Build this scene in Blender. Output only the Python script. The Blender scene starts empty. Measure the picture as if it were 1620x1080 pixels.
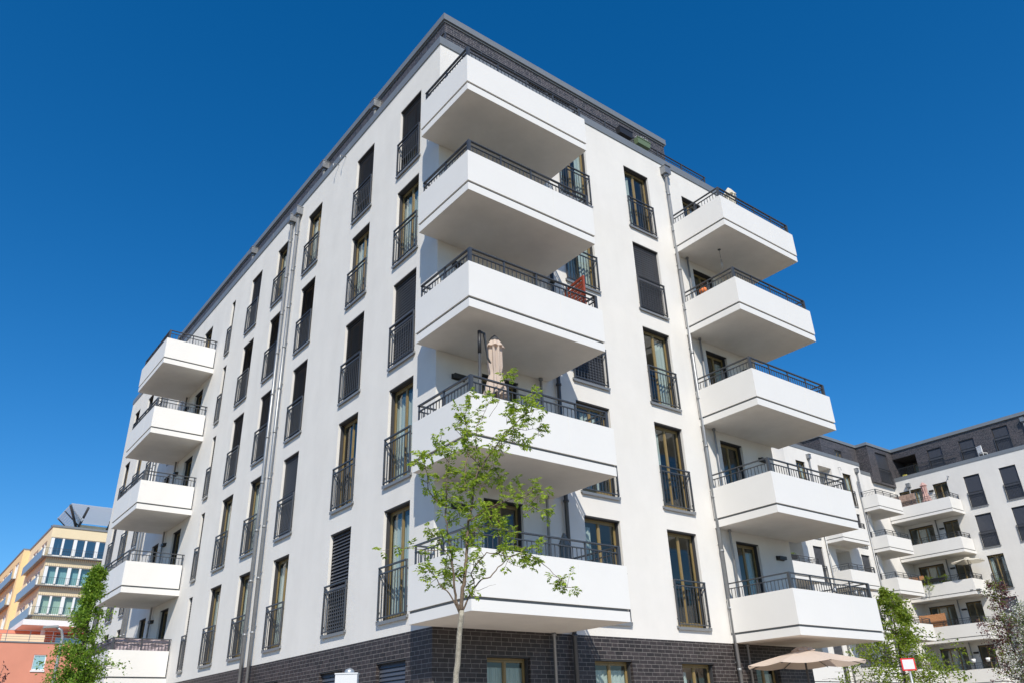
import bpy, math, random
from mathutils import Vector, Matrix
R = math.radians
random.seed(7)
scene = bpy.context.scene
col = scene.collection

# ------------------------------------------------------------------ camera
CAM = Vector((-8.334, -13.211, 1.6))
RM = Matrix(((0.792451, 0.251088, 0.555857), (-0.609132, 0.37255, 0.700117), (-0.031294, -0.893399, 0.448173)))  # columns: right, down, forward
cd = bpy.data.cameras.new('camera')
cam = bpy.data.objects.new('camera', cd)
col.objects.link(cam)
cd.sensor_width = 36.0
cd.lens = 1235.0 / 1620.0 * 36.0
cd.clip_start = 0.1
cd.clip_end = 3000
mw = Matrix.Identity(4)
for i in range(3):
    mw[i][0] = RM[i][0]; mw[i][1] = -RM[i][1]; mw[i][2] = -RM[i][2]; mw[i][3] = CAM[i]
cam.matrix_world = mw
scene.camera = cam
scene.render.resolution_x = 1024
scene.render.resolution_y = 682

# ------------------------------------------------------------------ sky and sun
SUN = Vector((-1.0, -1.44, 1.70)).normalized()
w = bpy.data.worlds.new('World')
scene.world = w
w.use_nodes = True
nt = w.node_tree
bg = nt.nodes['Background']
sky = nt.nodes.new('ShaderNodeTexSky')
sky.sky_type = 'NISHITA'
sky.sun_disc = False
sky.sun_elevation = math.asin(SUN.z)
sky.sun_rotation = math.atan2(SUN.x, SUN.y)
sky.altitude = 0
sky.air_density = 1.0
sky.dust_density = 0.3
sky.ozone_density = 6.0
hs = nt.nodes.new('ShaderNodeHueSaturation')
hs.inputs['Saturation'].default_value = 1.30
nt.links.new(sky.outputs[0], hs.inputs['Color'])
nt.links.new(hs.outputs[0], bg.inputs['Color'])
bg.inputs['Strength'].default_value = 0.108
sl = bpy.data.lights.new('sun', 'SUN')
sl.energy = 3.85
sl.angle = R(0.53)
sl.color = (1.0, 0.935, 0.82)
so = bpy.data.objects.new('sun', sl)
so.rotation_euler = SUN.to_track_quat('Z', 'Y').to_euler()
so.location = (-30, -40, 60)
col.objects.link(so)
scene.view_settings.view_transform = 'Standard'
scene.view_settings.look = 'None'
scene.view_settings.gamma = 1
scene.view_settings.exposure = 0.42

# ------------------------------------------------------------------ helpers
def ray(px, py):
    return (RM @ Vector((px - 810.0, py - 540.0, 1235.0))).normalized()
def at_y(px, py, Y):
    r = ray(px, py); return CAM + r * ((Y - CAM.y) / r.y)
def at_x(px, py, X):
    r = ray(px, py); return CAM + r * ((X - CAM.x) / r.x)
def at_d(px, py, d):            # point of the view ray at a horizontal distance d
    r = ray(px, py); return CAM + r * (d / math.hypot(r.x, r.y))

class MB:
    def __init__(s): s.v = []; s.f = []; s.m = []; s.mi = 0; s.sm = []
    def quad(s, a, b, c, d):
        n = len(s.v); s.v += [tuple(a), tuple(b), tuple(c), tuple(d)]; s.f.append((n, n+1, n+2, n+3)); s.m.append(s.mi); s.sm.append(False)
    def tri(s, a, b, c):
        n = len(s.v); s.v += [tuple(a), tuple(b), tuple(c)]; s.f.append((n, n+1, n+2)); s.m.append(s.mi); s.sm.append(False)
    def box(s, x0, y0, z0, x1, y1, z1):
        if x0 > x1: x0, x1 = x1, x0
        if y0 > y1: y0, y1 = y1, y0
        if z0 > z1: z0, z1 = z1, z0
        n = len(s.v)
        s.v += [(x0,y0,z0),(x1,y0,z0),(x1,y1,z0),(x0,y1,z0),(x0,y0,z1),(x1,y0,z1),(x1,y1,z1),(x0,y1,z1)]
        for q in ((3,2,1,0),(4,5,6,7),(0,1,5,4),(1,2,6,5),(2,3,7,6),(3,0,4,7)):
            s.f.append(tuple(n+i for i in q)); s.m.append(s.mi); s.sm.append(False)
        return s
    def xbox(s, c, ax, ay, az):      # oriented box: centre and half axes
        c = Vector(c); ax = Vector(ax); ay = Vector(ay); az = Vector(az); n = len(s.v)
        for sz in (-1, 1):
            for sx, sy in ((-1,-1),(1,-1),(1,1),(-1,1)):
                s.v.append(tuple(c + ax*sx + ay*sy + az*sz))
        for q in ((3,2,1,0),(4,5,6,7),(0,1,5,4),(1,2,6,5),(2,3,7,6),(3,0,4,7)):
            s.f.append(tuple(n+i for i in q)); s.m.append(s.mi); s.sm.append(False)
    def tube(s, pts, rad, n=10, caps=True):
        pts = [Vector(p) for p in pts]
        rad = rad if isinstance(rad, (list, tuple)) else [rad]*len(pts)
        b = len(s.v); up = None
        for i, p in enumerate(pts):
            t = (pts[min(i+1, len(pts)-1)] - pts[max(i-1, 0)])
            if t.length < 1e-9: t = Vector((0,0,1))
            t.normalize()
            if up is None:
                up = Vector((0,0,1)) if abs(t.z) < 0.9 else Vector((1,0,0))
            u = t.cross(up)
            if u.length < 1e-6: u = t.cross(Vector((0,1,0)))
            u.normalize(); v = u.cross(t).normalized(); up = v
            for k in range(n):
                a = 2*math.pi*k/n
                s.v.append(tuple(p + (u*math.cos(a) + v*math.sin(a))*rad[i]))
        for i in range(len(pts)-1):
            for k in range(n):
                a0 = b+i*n+k; a1 = b+i*n+(k+1)%n
                s.f.append((a0, a1, a1+n, a0+n)); s.m.append(s.mi); s.sm.append(True)
        if caps:
            s.f.append(tuple(b+k for k in range(n))[::-1]); s.m.append(s.mi); s.sm.append(False)
            e = b+(len(pts)-1)*n
            s.f.append(tuple(e+k for k in range(n))); s.m.append(s.mi); s.sm.append(False)
        return s
    def lathe(s, c, prof, n=24, wob=None):
        c = Vector(c); b = len(s.v)
        for j, (r, z) in enumerate(prof):
            for k in range(n):
                a = 2*math.pi*k/n
                rr = r*(wob(a, j) if wob else 1)
                s.v.append((c.x+rr*math.cos(a), c.y+rr*math.sin(a), c.z+z))
        for j in range(len(prof)-1):
            for k in range(n):
                a0 = b+j*n+k; a1 = b+j*n+(k+1)%n
                s.f.append((a0, a1, a1+n, a0+n)); s.m.append(s.mi); s.sm.append(True)
        return s
    def mesh(s, name, *mats):
        me = bpy.data.meshes.new(name)
        me.from_pydata(s.v, [], s.f)
        for m in mats: me.materials.append(m)
        me.polygons.foreach_set('material_index', s.m)
        me.polygons.foreach_set('use_smooth', s.sm)
        uv = me.uv_layers.new(name='UVMap')
        me.update()
        data = [0.0]*(2*len(me.loops))
        for p in me.polygons:
            nx, ny, nz = abs(p.normal.x), abs(p.normal.y), abs(p.normal.z)
            for li in p.loop_indices:
                v = s.v[me.loops[li].vertex_index]
                if nz > nx and nz > ny: a, c2 = v[0], v[1]
                elif nx > ny: a, c2 = v[1], v[2]
                else: a, c2 = v[0], v[2]
                data[2*li] = a; data[2*li+1] = c2
        uv.data.foreach_set('uv', data)
        return me
    def build(s, name, mats, parent=None, loc=None, rz=0):
        if not isinstance(mats, (list, tuple)): mats = [mats]
        return inst(name, s.mesh(name, *mats), parent, loc, rz)

def inst(name, me, parent=None, loc=None, rz=0):
    o = bpy.data.objects.new(name, me)
    col.objects.link(o)
    if parent: o.parent = parent
    if loc is not None: o.location = loc
    if rz: o.rotation_euler = (0, 0, rz)
    return o
def tag(o, label, cat, group=None):
    o['label'] = label; o['category'] = cat
    if group: o['group'] = group
    return o
def thing(name, label, cat, loc=(0,0,0), rz=0, group=None):
    o = bpy.data.objects.new(name, None); o.empty_display_size = 0.3
    col.objects.link(o); o.location = loc; o.rotation_euler = (0,0,rz)
    return tag(o, label, cat, group)
def struct(o): o['kind'] = 'structure'; return o

# ------------------------------------------------------------------ materials
def mat(name, color, rough=0.6, metal=0.0, bump=0.0, bscale=40.0, var=0.0, vscale=1.0, spec=0.5):
    m = bpy.data.materials.new(name); m.use_nodes = True
    t = m.node_tree; p = t.nodes['Principled BSDF']
    p.inputs['Base Color'].default_value = (*color, 1); p.inputs['Roughness'].default_value = rough
    p.inputs['Metallic'].default_value = metal; p.inputs['Specular IOR Level'].default_value = spec
    tc = t.nodes.new('ShaderNodeTexCoord')
    if var > 0:
        nz = t.nodes.new('ShaderNodeTexNoise'); nz.inputs['Scale'].default_value = vscale; nz.inputs['Detail'].default_value = 6
        nz.inputs['Roughness'].default_value = 0.65
        t.links.new(tc.outputs['Object'], nz.inputs['Vector'])
        mr = t.nodes.new('ShaderNodeMapRange'); mr.inputs[1].default_value = 0.3; mr.inputs[2].default_value = 0.7
        mr.inputs[3].default_value = 1-var; mr.inputs[4].default_value = 1+var*0.6
        t.links.new(nz.outputs[0], mr.inputs[0])
        mx = t.nodes.new('ShaderNodeMix'); mx.data_type = 'RGBA'; mx.blend_type = 'MULTIPLY'; mx.inputs[0].default_value = 1
        mx.inputs[6].default_value = (*color, 1)
        t.links.new(mr.outputs[0], mx.inputs[7]); t.links.new(mx.outputs[2], p.inputs['Base Color'])
    if bump > 0:
        nb = t.nodes.new('ShaderNodeTexNoise'); nb.inputs['Scale'].default_value = bscale; nb.inputs['Detail'].default_value = 4
        t.links.new(tc.outputs['Object'], nb.inputs['Vector'])
        bp = t.nodes.new('ShaderNodeBump'); bp.inputs['Strength'].default_value = bump; bp.inputs['Distance'].default_value = 0.02
        t.links.new(nb.outputs[0], bp.inputs['Height']); t.links.new(bp.outputs[0], p.inputs['Normal'])
    return m

def plaster_mat(name, color):
    # fine render with faint vertical rain streaks and cloudy soiling
    m = mat(name, color, 0.9, bump=0.28, bscale=110, spec=0.2)
    t = m.node_tree; p = t.nodes['Principled BSDF']; tc = t.nodes['Texture Coordinate']
    mp = t.nodes.new('ShaderNodeMapping'); mp.inputs['Scale'].default_value = (1.6, 1.6, 0.45)
    n1 = t.nodes.new('ShaderNodeTexNoise'); n1.inputs['Scale'].default_value = 1.0; n1.inputs['Detail'].default_value = 5
    n2 = t.nodes.new('ShaderNodeTexNoise'); n2.inputs['Scale'].default_value = 1.1; n2.inputs['Detail'].default_value = 8; n2.inputs['Roughness'].default_value = 0.7
    t.links.new(tc.outputs['Object'], mp.inputs[0]); t.links.new(mp.outputs[0], n1.inputs['Vector']); t.links.new(tc.outputs['Object'], n2.inputs['Vector'])
    ad = t.nodes.new('ShaderNodeMath'); ad.operation = 'ADD'
    t.links.new(n1.outputs[0], ad.inputs[0]); t.links.new(n2.outputs[0], ad.inputs[1])
    mr = t.nodes.new('ShaderNodeMapRange'); mr.inputs[1].default_value = 0.7; mr.inputs[2].default_value = 1.3; mr.inputs[3].default_value = 0.94; mr.inputs[4].default_value = 1.03
    t.links.new(ad.outputs[0], mr.inputs[0])
    mx = t.nodes.new('ShaderNodeMix'); mx.data_type = 'RGBA'; mx.blend_type = 'MULTIPLY'; mx.inputs[0].default_value = 1
    mx.inputs[6].default_value = (*color, 1)
    t.links.new(mr.outputs[0], mx.inputs[7]); t.links.new(mx.outputs[2], p.inputs['Base Color'])
    return m

def brick_mat(name, c1, c2, mortar, bw=0.25, rh=0.083, ms=0.011):
    m = bpy.data.materials.new(name); m.use_nodes = True
    t = m.node_tree; p = t.nodes['Principled BSDF']; p.inputs['Roughness'].default_value = 0.55
    uv = t.nodes.new('ShaderNodeUVMap')
    b = t.nodes.new('ShaderNodeTexBrick')
    b.inputs['Scale'].default_value = 1; b.inputs['Brick Width'].default_value = bw; b.inputs['Row Height'].default_value = rh
    b.inputs['Mortar Size'].default_value = ms/2; b.inputs['Mortar Smooth'].default_value = 0.2
    b.inputs['Bias'].default_value = 0.0
    b.squash = 0.72; b.squash_frequency = 3; b.offset = 0.5; b.offset_frequency = 2
    b.inputs['Color1'].default_value = (*c1, 1); b.inputs['Color2'].default_value = (*c2, 1); b.inputs['Mortar'].default_value = (*mortar, 1)
    t.links.new(uv.outputs[0], b.inputs['Vector'])
    nz = t.nodes.new('ShaderNodeTexNoise'); nz.inputs['Scale'].default_value = 9; nz.inputs['Detail'].default_value = 5
    t.links.new(uv.outputs[0], nz.inputs['Vector'])
    mr = t.nodes.new('ShaderNodeMapRange'); mr.inputs[1].default_value = 0.3; mr.inputs[2].default_value = 0.7; mr.inputs[3].default_value = 0.75; mr.inputs[4].default_value = 1.25
    t.links.new(nz.outputs[0], mr.inputs[0])
    mx = t.nodes.new('ShaderNodeMix'); mx.data_type = 'RGBA'; mx.blend_type = 'MULTIPLY'; mx.inputs[0].default_value = 1
    t.links.new(b.outputs['Color'], mx.inputs[6]); t.links.new(mr.outputs[0], mx.inputs[7]); t.links.new(mx.outputs[2], p.inputs['Base Color'])
    bp = t.nodes.new('ShaderNodeBump'); bp.inputs['Strength'].default_value = 0.5; bp.inputs['Distance'].default_value = 0.006; bp.invert = True
    t.links.new(b.outputs['Fac'], bp.inputs['Height']); t.links.new(bp.outputs[0], p.inputs['Normal'])
    return m

def glass_mat(name, tint=(0.75, 0.82, 0.8), base=0.02, gain=1.35):
    m = bpy.data.materials.new(name); m.use_nodes = True
    t = m.node_tree; t.nodes.remove(t.nodes['Principled BSDF']); out = t.nodes['Material Output']
    tr = t.nodes.new('ShaderNodeBsdfTransparent'); tr.inputs[0].default_value = (*tint, 1)
    gl = t.nodes.new('ShaderNodeBsdfGlossy'); gl.inputs['Roughness'].default_value = 0.01; gl.inputs[0].default_value = (0.82, 0.80, 0.76, 1)
    lw = t.nodes.new('ShaderNodeLayerWeight'); lw.inputs[0].default_value = 0.5      # Schlick, the same from both sides
    pw = t.nodes.new('ShaderNodeMath'); pw.operation = 'POWER'; pw.inputs[1].default_value = 4.2
    fr = t.nodes.new('ShaderNodeMath'); fr.operation = 'MULTIPLY_ADD'; fr.inputs[1].default_value = 0.92; fr.inputs[2].default_value = 0.05
    t.links.new(lw.outputs['Facing'], pw.inputs[0]); t.links.new(pw.outputs[0], fr.inputs[0])
    ma = t.nodes.new('ShaderNodeMath'); ma.operation = 'MULTIPLY_ADD'; ma.inputs[1].default_value = gain; ma.inputs[2].default_value = base; ma.use_clamp = True
    nz = t.nodes.new('ShaderNodeTexNoise'); nz.inputs['Scale'].default_value = 1.3; tc = t.nodes.new('ShaderNodeTexCoord')
    bp = t.nodes.new('ShaderNodeBump'); bp.inputs['Strength'].default_value = 0.15; bp.inputs['Distance'].default_value = 0.02
    t.links.new(tc.outputs['Object'], nz.inputs['Vector']); t.links.new(nz.outputs[0], bp.inputs['Height']); t.links.new(bp.outputs[0], gl.inputs['Normal'])
    mx = t.nodes.new('ShaderNodeMixShader')
    t.links.new(fr.outputs[0], ma.inputs[0]); t.links.new(ma.outputs[0], mx.inputs[0])
    t.links.new(tr.outputs[0], mx.inputs[1]); t.links.new(gl.outputs[0], mx.inputs[2]); t.links.new(mx.outputs[0], out.inputs[0])
    return m

def leaf_mat(name, c1, c2, trans=0.35):
    m = bpy.data.materials.new(name); m.use_nodes = True
    t = m.node_tree; p = t.nodes['Principled BSDF']; out = t.nodes['Material Output']
    p.inputs['Roughness'].default_value = 0.5; p.inputs['Specular IOR Level'].default_value = 0.4
    g = t.nodes.new('ShaderNodeNewGeometry')
    mx = t.nodes.new('ShaderNodeMix'); mx.data_type = 'RGBA'
    mx.inputs[6].default_value = (*c1, 1); mx.inputs[7].default_value = (*c2, 1)
    t.links.new(g.outputs['Random Per Island'], mx.inputs[0])
    t.links.new(mx.outputs[2], p.inputs['Base Color'])
    tl = t.nodes.new('ShaderNodeBsdfTranslucent')
    hs_ = t.nodes.new('ShaderNodeHueSaturation'); hs_.inputs['Value'].default_value = 1.7; hs_.inputs['Hue'].default_value = 0.485
    t.links.new(mx.outputs[2], hs_.inputs['Color']); t.links.new(hs_.outputs[0], tl.inputs[0])
    ms_ = t.nodes.new('ShaderNodeMixShader'); ms_.inputs[0].default_value = trans
    t.links.new(p.outputs[0], ms_.inputs[1]); t.links.new(tl.outputs[0], ms_.inputs[2]); t.links.new(ms_.outputs[0], out.inputs[0])
    return m

def cloth_mat(name, color, trans=0.3):
    m = mat(name, color, 0.9, bump=0.2, bscale=120, spec=0.1)
    t = m.node_tree; p = t.nodes['Principled BSDF']; out = t.nodes['Material Output']
    tl = t.nodes.new('ShaderNodeBsdfTranslucent'); tl.inputs[0].default_value = (*color, 1)
    ms_ = t.nodes.new('ShaderNodeMixShader'); ms_.inputs[0].default_value = trans
    t.links.new(p.outputs[0], ms_.inputs[1]); t.links.new(tl.outputs[0], ms_.inputs[2]); t.links.new(ms_.outputs[0], out.inputs[0])
    return m

M = dict(
    plaster=plaster_mat('white_plaster', (0.715, 0.695, 0.66)),
    panel=mat('white_panel', (0.745, 0.73, 0.70), 0.5, var=0.03, vscale=0.8),
    soffit=mat('balcony_soffit', (0.74, 0.71, 0.66), 0.85, var=0.08, vscale=1.2),
    joint=mat('dark_joint', (0.15, 0.16, 0.165), 0.7),
    brick=brick_mat('dark_clinker_brick', (0.017, 0.0135, 0.014), (0.042, 0.033, 0.034), (0.17, 0.157, 0.15)),
    attbrick=brick_mat('attic_clinker_brick', (0.025, 0.025, 0.031), (0.07, 0.06, 0.066), (0.19, 0.185, 0.185)),
    coping=mat('grey_coping', (0.23, 0.245, 0.255), 0.45, 0.3, var=0.08, vscale=2),
    roof=mat('roof_gravel', (0.25, 0.25, 0.24), 0.95, bump=0.5, bscale=20),
    rail=mat('anthracite_steel', (0.075, 0.08, 0.088), 0.42, 0.35),
    pipe=mat('zinc_pipe', (0.27, 0.28, 0.29), 0.42, 0.5, var=0.12, vscale=5),
    slat=mat('shutter_slat', (0.09, 0.095, 0.11), 0.38, 0.25),
    dark=mat('dark_recess', (0.035, 0.036, 0.04), 0.7),
    gold=mat('ochre_window_frame', (0.235, 0.17, 0.072), 0.42, var=0.1, vscale=6),
    sill=mat('grey_sill', (0.22, 0.23, 0.24), 0.45, 0.3),
    glass=glass_mat('window_glass'),
    curtain=cloth_mat('white_curtain', (0.72, 0.76, 0.76), 0.3),
    inner=mat('room_wall', (0.46, 0.44, 0.40), 0.9),
    lamp=mat('black_lamp', (0.02, 0.02, 0.02), 0.5),
    asphalt=mat('asphalt', (0.13, 0.125, 0.12), 0.9, bump=0.5, bscale=30, var=0.15, vscale=2),
    paving=brick_mat('paving_slab', (0.42, 0.355, 0.285), (0.48, 0.41, 0.335), (0.2, 0.18, 0.15), 0.4, 0.4, 0.012),
    kerb=mat('kerb_stone', (0.34, 0.33, 0.31), 0.85, bump=0.3),
    soil=mat('lawn', (0.21, 0.165, 0.10), 1.0, bump=0.8, bscale=25, var=0.35, vscale=3),
)

# ------------------------------------------------------------------ ground
g = MB(); g.quad((-900,-900,0),(900,-900,0),(900,900,0),(-900,900,0)); struct(g.build('ground', M['soil']))
g = MB(); g.quad((-14,-60,0.004),(-5.2,-60,0.004),(-5.2,140,0.004),(-14,140,0.004)); struct(g.build('road', M['asphalt']))
g = MB(); g.quad((-5.2,-16.5,0.004),(90,-16.5,0.004),(90,-9.2,0.004),(-5.2,-9.2,0.004)); struct(g.build('side_road', M['asphalt']))
g = MB(); g.box(-5.05,-9.05,0.001,12.2,0,0.12); g.box(-5.05,0,0.001,0,75,0.12); g.box(12.2,-9.05,0.001,70,-6.5,0.12); struct(g.build('pavement', M['paving']))
g = MB(); g.box(-5.2,-9.2,0.001,-5.05,75,0.13); g.box(-5.05,-9.2,0.001,70,-9.05,0.13); struct(g.build('kerb', M['kerb']))

# ------------------------------------------------------------------ window kit (local: x along the wall, -y outward, origin at sill centre)
_mc = {}
def cached(key, fn):
    if key not in _mc: _mc[key] = fn()
    return _mc[key]
def frame_mesh(w_, h, n, y0=0.17):
    b = MB(); hw = w_/2; top = h-0.032
    y1 = y0+0.034; fo = 0.036
    b.box(-hw, y0, 0.0, -hw+fo, y1, top); b.box(hw-fo, y0, 0.0, hw, y1, top)
    b.box(-hw+fo, y0, top-fo, hw-fo, y1, top); b.box(-hw+fo, y0, 0, hw-fo, y1, 0.06)
    if n >= 1:
        cw = (w_-2*fo)/n
        for i in range(n):
            a = -hw+fo+i*cw; c = a+cw; s = 0.042
            ya, yb = y0-0.006, y1-0.006
            b.box(a+0.004, ya, 0.064, a+s, yb, top-fo-0.004); b.box(c-s, ya, 0.064, c-0.004, yb, top-fo-0.004)
            b.box(a+s, ya, top-fo-s, c-s, yb, top-fo-0.004); b.box(a+s, ya, 0.064, c-s, yb, 0.064+s+0.02)
            if i: # astragal covering the meeting stiles
                b.box(a-0.02, ya-0.008, 0.07, a+0.02, ya-0.0015, top-fo-0.01)
    return b.mesh('window_frame', M['gold'])
def pane_mesh(w_, h, y=0.182):
    top = h-0.032
    b = MB(); b.quad((-w_/2+0.05, y, 0.06), (w_/2-0.05, y, 0.06), (w_/2-0.05, y, top-0.05), (-w_/2+0.05, y, top-0.05))
    return b.mesh('pane', M['glass'])
def sbox_mesh(w_, h):
    b = MB(); hw = w_/2
    b.box(-hw+0.002, 0.012, h-0.03, hw-0.002, 0.168, h-0.002)
    for s in (-1, 1): b.box(s*(hw-0.002), 0.075, 0.0, s*(hw-0.03), 0.155, h-0.03)   # guide rails
    return b.mesh('shutter_slot', M['dark'])
def shutter_mesh(w_, h, mode):
    b = MB(); hw = w_/2-0.035; bot = 0.03; pitch = 0.075
    if mode == 'part': bot = 0.62
    if mode == 'half': bot = 1.15
    z = h-0.03; ang = R(70) if mode != 'tilt' else R(58); pitch = 0.08; YS = 0.085
    while z > bot+0.05:
        z -= pitch
        c, s = math.cos(ang)*0.053, math.sin(ang)*0.053
        b.xbox((0, YS, z+pitch/2), (hw, 0, 0), (0, c, s), (0, -0.0016*math.sin(ang), 0.0016*math.cos(ang)))
    b.box(-hw, YS-0.016, z-0.03, hw, YS+0.016, z)
    return b.mesh('shutter', M['slat'])
def curtain_mesh(w_, h, mode, seed):
    rnd = random.Random(seed)
    b = MB(); hw = w_/2-0.03; top = h-0.2
    spans = {'full': [(-hw, hw)], 'left': [(-hw, -hw*0.35)], 'right': [(hw*0.3, hw)], 'sides': [(-hw, -hw*0.5), (hw*0.5, hw)], 'leftwide': [(-hw, hw*0.2)], 'mid': [(-hw*0.55, hw*0.5)]}[mode]
    for a, c in spans:
        n = max(8, int((c-a)/0.02)); ph = rnd.uniform(0, 6)
        pr = None
        for i in range(n+1):
            x = a+(c-a)*i/n; y = 0.245+0.018*math.sin(x*48+ph)+0.009*math.sin(x*91+ph*2)
            if pr: 
                b.quad((pr[0], pr[1], 0.05), (x, y, 0.05), (x, y, top), (pr[0], pr[1], top)); b.sm[-1] = False
            pr = (x, y)
    return b.mesh('curtain', M['curtain'])
def sill_mesh(w_):
    b = MB(); hw = w_/2+0.05
    b.box(-hw, -0.055, -0.045, hw, 0.0, -0.012)
    b.box(-w_/2+0.002, 0.0005, -0.03, w_/2-0.002, 0.165, 0.002)
    b.box(-hw, -0.058, -0.075, hw, -0.0555, -0.01)
    b.box(-hw-0.012, -0.055, -0.045, -hw-0.001, -0.002, 0.012); b.box(hw+0.001, -0.055, -0.045, hw+0.012, -0.002, 0.012)
    return b.mesh('sill', M['sill'])
def guard_mesh(w_, hr=1.1):
    b = MB(); hw = w_/2+0.02; y0, y1 = -0.06, -0.03
    b.box(-hw, y0-0.008, hr-0.032, hw, y1+0.008, hr)            # hand rail
    b.box(-hw, y0, hr-0.16, hw, y1, hr-0.13)
    b.box(-hw, y0, 0.045, hw, y1, 0.07)
    for s in (-1, 1):
        b.box(s*hw, y0-0.002, 0.02, s*(hw-0.035), y1+0.002, hr-0.032)
        for z in (0.16, hr-0.2): b.box(s*(hw-0.006), y1, z, s*(hw-0.028), -0.001, z+0.03)
    n = max(2, round((2*hw-0.07)/0.105))
    for i in range(1, n):
        x = -hw+0.035+(2*hw-0.07)*i/n
        b.box(x-0.007, y0+0.008, 0.07, x+0.007, y1-0.008, hr-0.16)
    return b.mesh('guard_rail', M['rail'])

def window(parent, loc, rz, w_, h, state='open', curtain=None, guard=True, sill=True, n=2, seed=0, name='window'):
    o = inst(name, cached(('f', w_, h, n), lambda: frame_mesh(w_, h, n)), parent, loc, rz)
    inst('pane', cached(('p', w_, h), lambda: pane_mesh(w_, h)), o)
    if h > 2: inst('shutter_slot', cached(('b', w_, h), lambda: sbox_mesh(w_, h)), o)
    if state != 'open': inst('shutter', cached(('s', w_, h, state), lambda: shutter_mesh(w_, h, state)), o)
    if curtain and state in ('open', 'part', 'half'): inst('curtain', cached(('c', w_, h, curtain, seed % 4), lambda: curtain_mesh(w_, h, curtain, seed % 4)), o)
    if sill: inst('sill', cached(('l', w_), lambda: sill_mesh(w_)), o)
    if guard: inst('guard_rail', cached(('g', w_), lambda: guard_mesh(w_)), o)
    return o

# ------------------------------------------------------------------ walls with real openings
def facade(b, axis, plane, a0, a1, z0, z1, holes, depth=0.24, sign=-1):
    """axis 'y': wall in the plane y=plane spanning x, outside towards -y. axis 'x': wall in x=plane spanning y, outside towards -x."""
    def P(a, z, d=0.0):
        return (a, plane-sign*d, z) if axis == 'y' else (plane-sign*d, a, z)
    us = sorted({a0, a1, *[h[0] for h in holes], *[h[1] for h in holes]}); us = [u for u in us if a0 <= u <= a1]
    zs = sorted({z0, z1, *[h[2] for h in holes], *[h[3] for h in holes]}); zs = [z for z in zs if z0 <= z <= z1]
    def q(p0, p1, p2, p3, flip):
        if flip: b.quad(p3, p2, p1, p0)
        else: b.quad(p0, p1, p2, p3)
    fl = (axis == 'x') == (sign == -1)
    for i in range(len(us)-1):
        for j in range(len(zs)-1):
            u, v = (us[i]+us[i+1])/2, (zs[j]+zs[j+1])/2
            if any(h[0] < u < h[1] and h[2] < v < h[3] for h in holes): continue
            q(P(us[i], zs[j]), P(us[i+1], zs[j]), P(us[i+1], zs[j+1]), P(us[i], zs[j+1]), fl)
    for h in holes:
        l, r, lo, hi = h[:4]; d = h[4] if len(h) > 4 else depth
        lo_, hi_ = max(lo, z0), min(hi, z1)
        q(P(l, lo_), P(l, hi_), P(l, hi_, d), P(l, lo_, d), fl)
        q(P(r, hi_), P(r, lo_), P(r, lo_, d), P(r, hi_, d), fl)
        if hi < z1: q(P(l, hi), P(r, hi), P(r, hi, d), P(l, hi, d), fl)
        if lo > z0: q(P(r, lo), P(l, lo), P(l, lo, d), P(r, lo, d), fl)

FL = [3.45+2.9*i for i in range(5)]        # storey levels of the white floors
WB, WT = 0.32, 2.65                        # window bottom / top above a storey level

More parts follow.
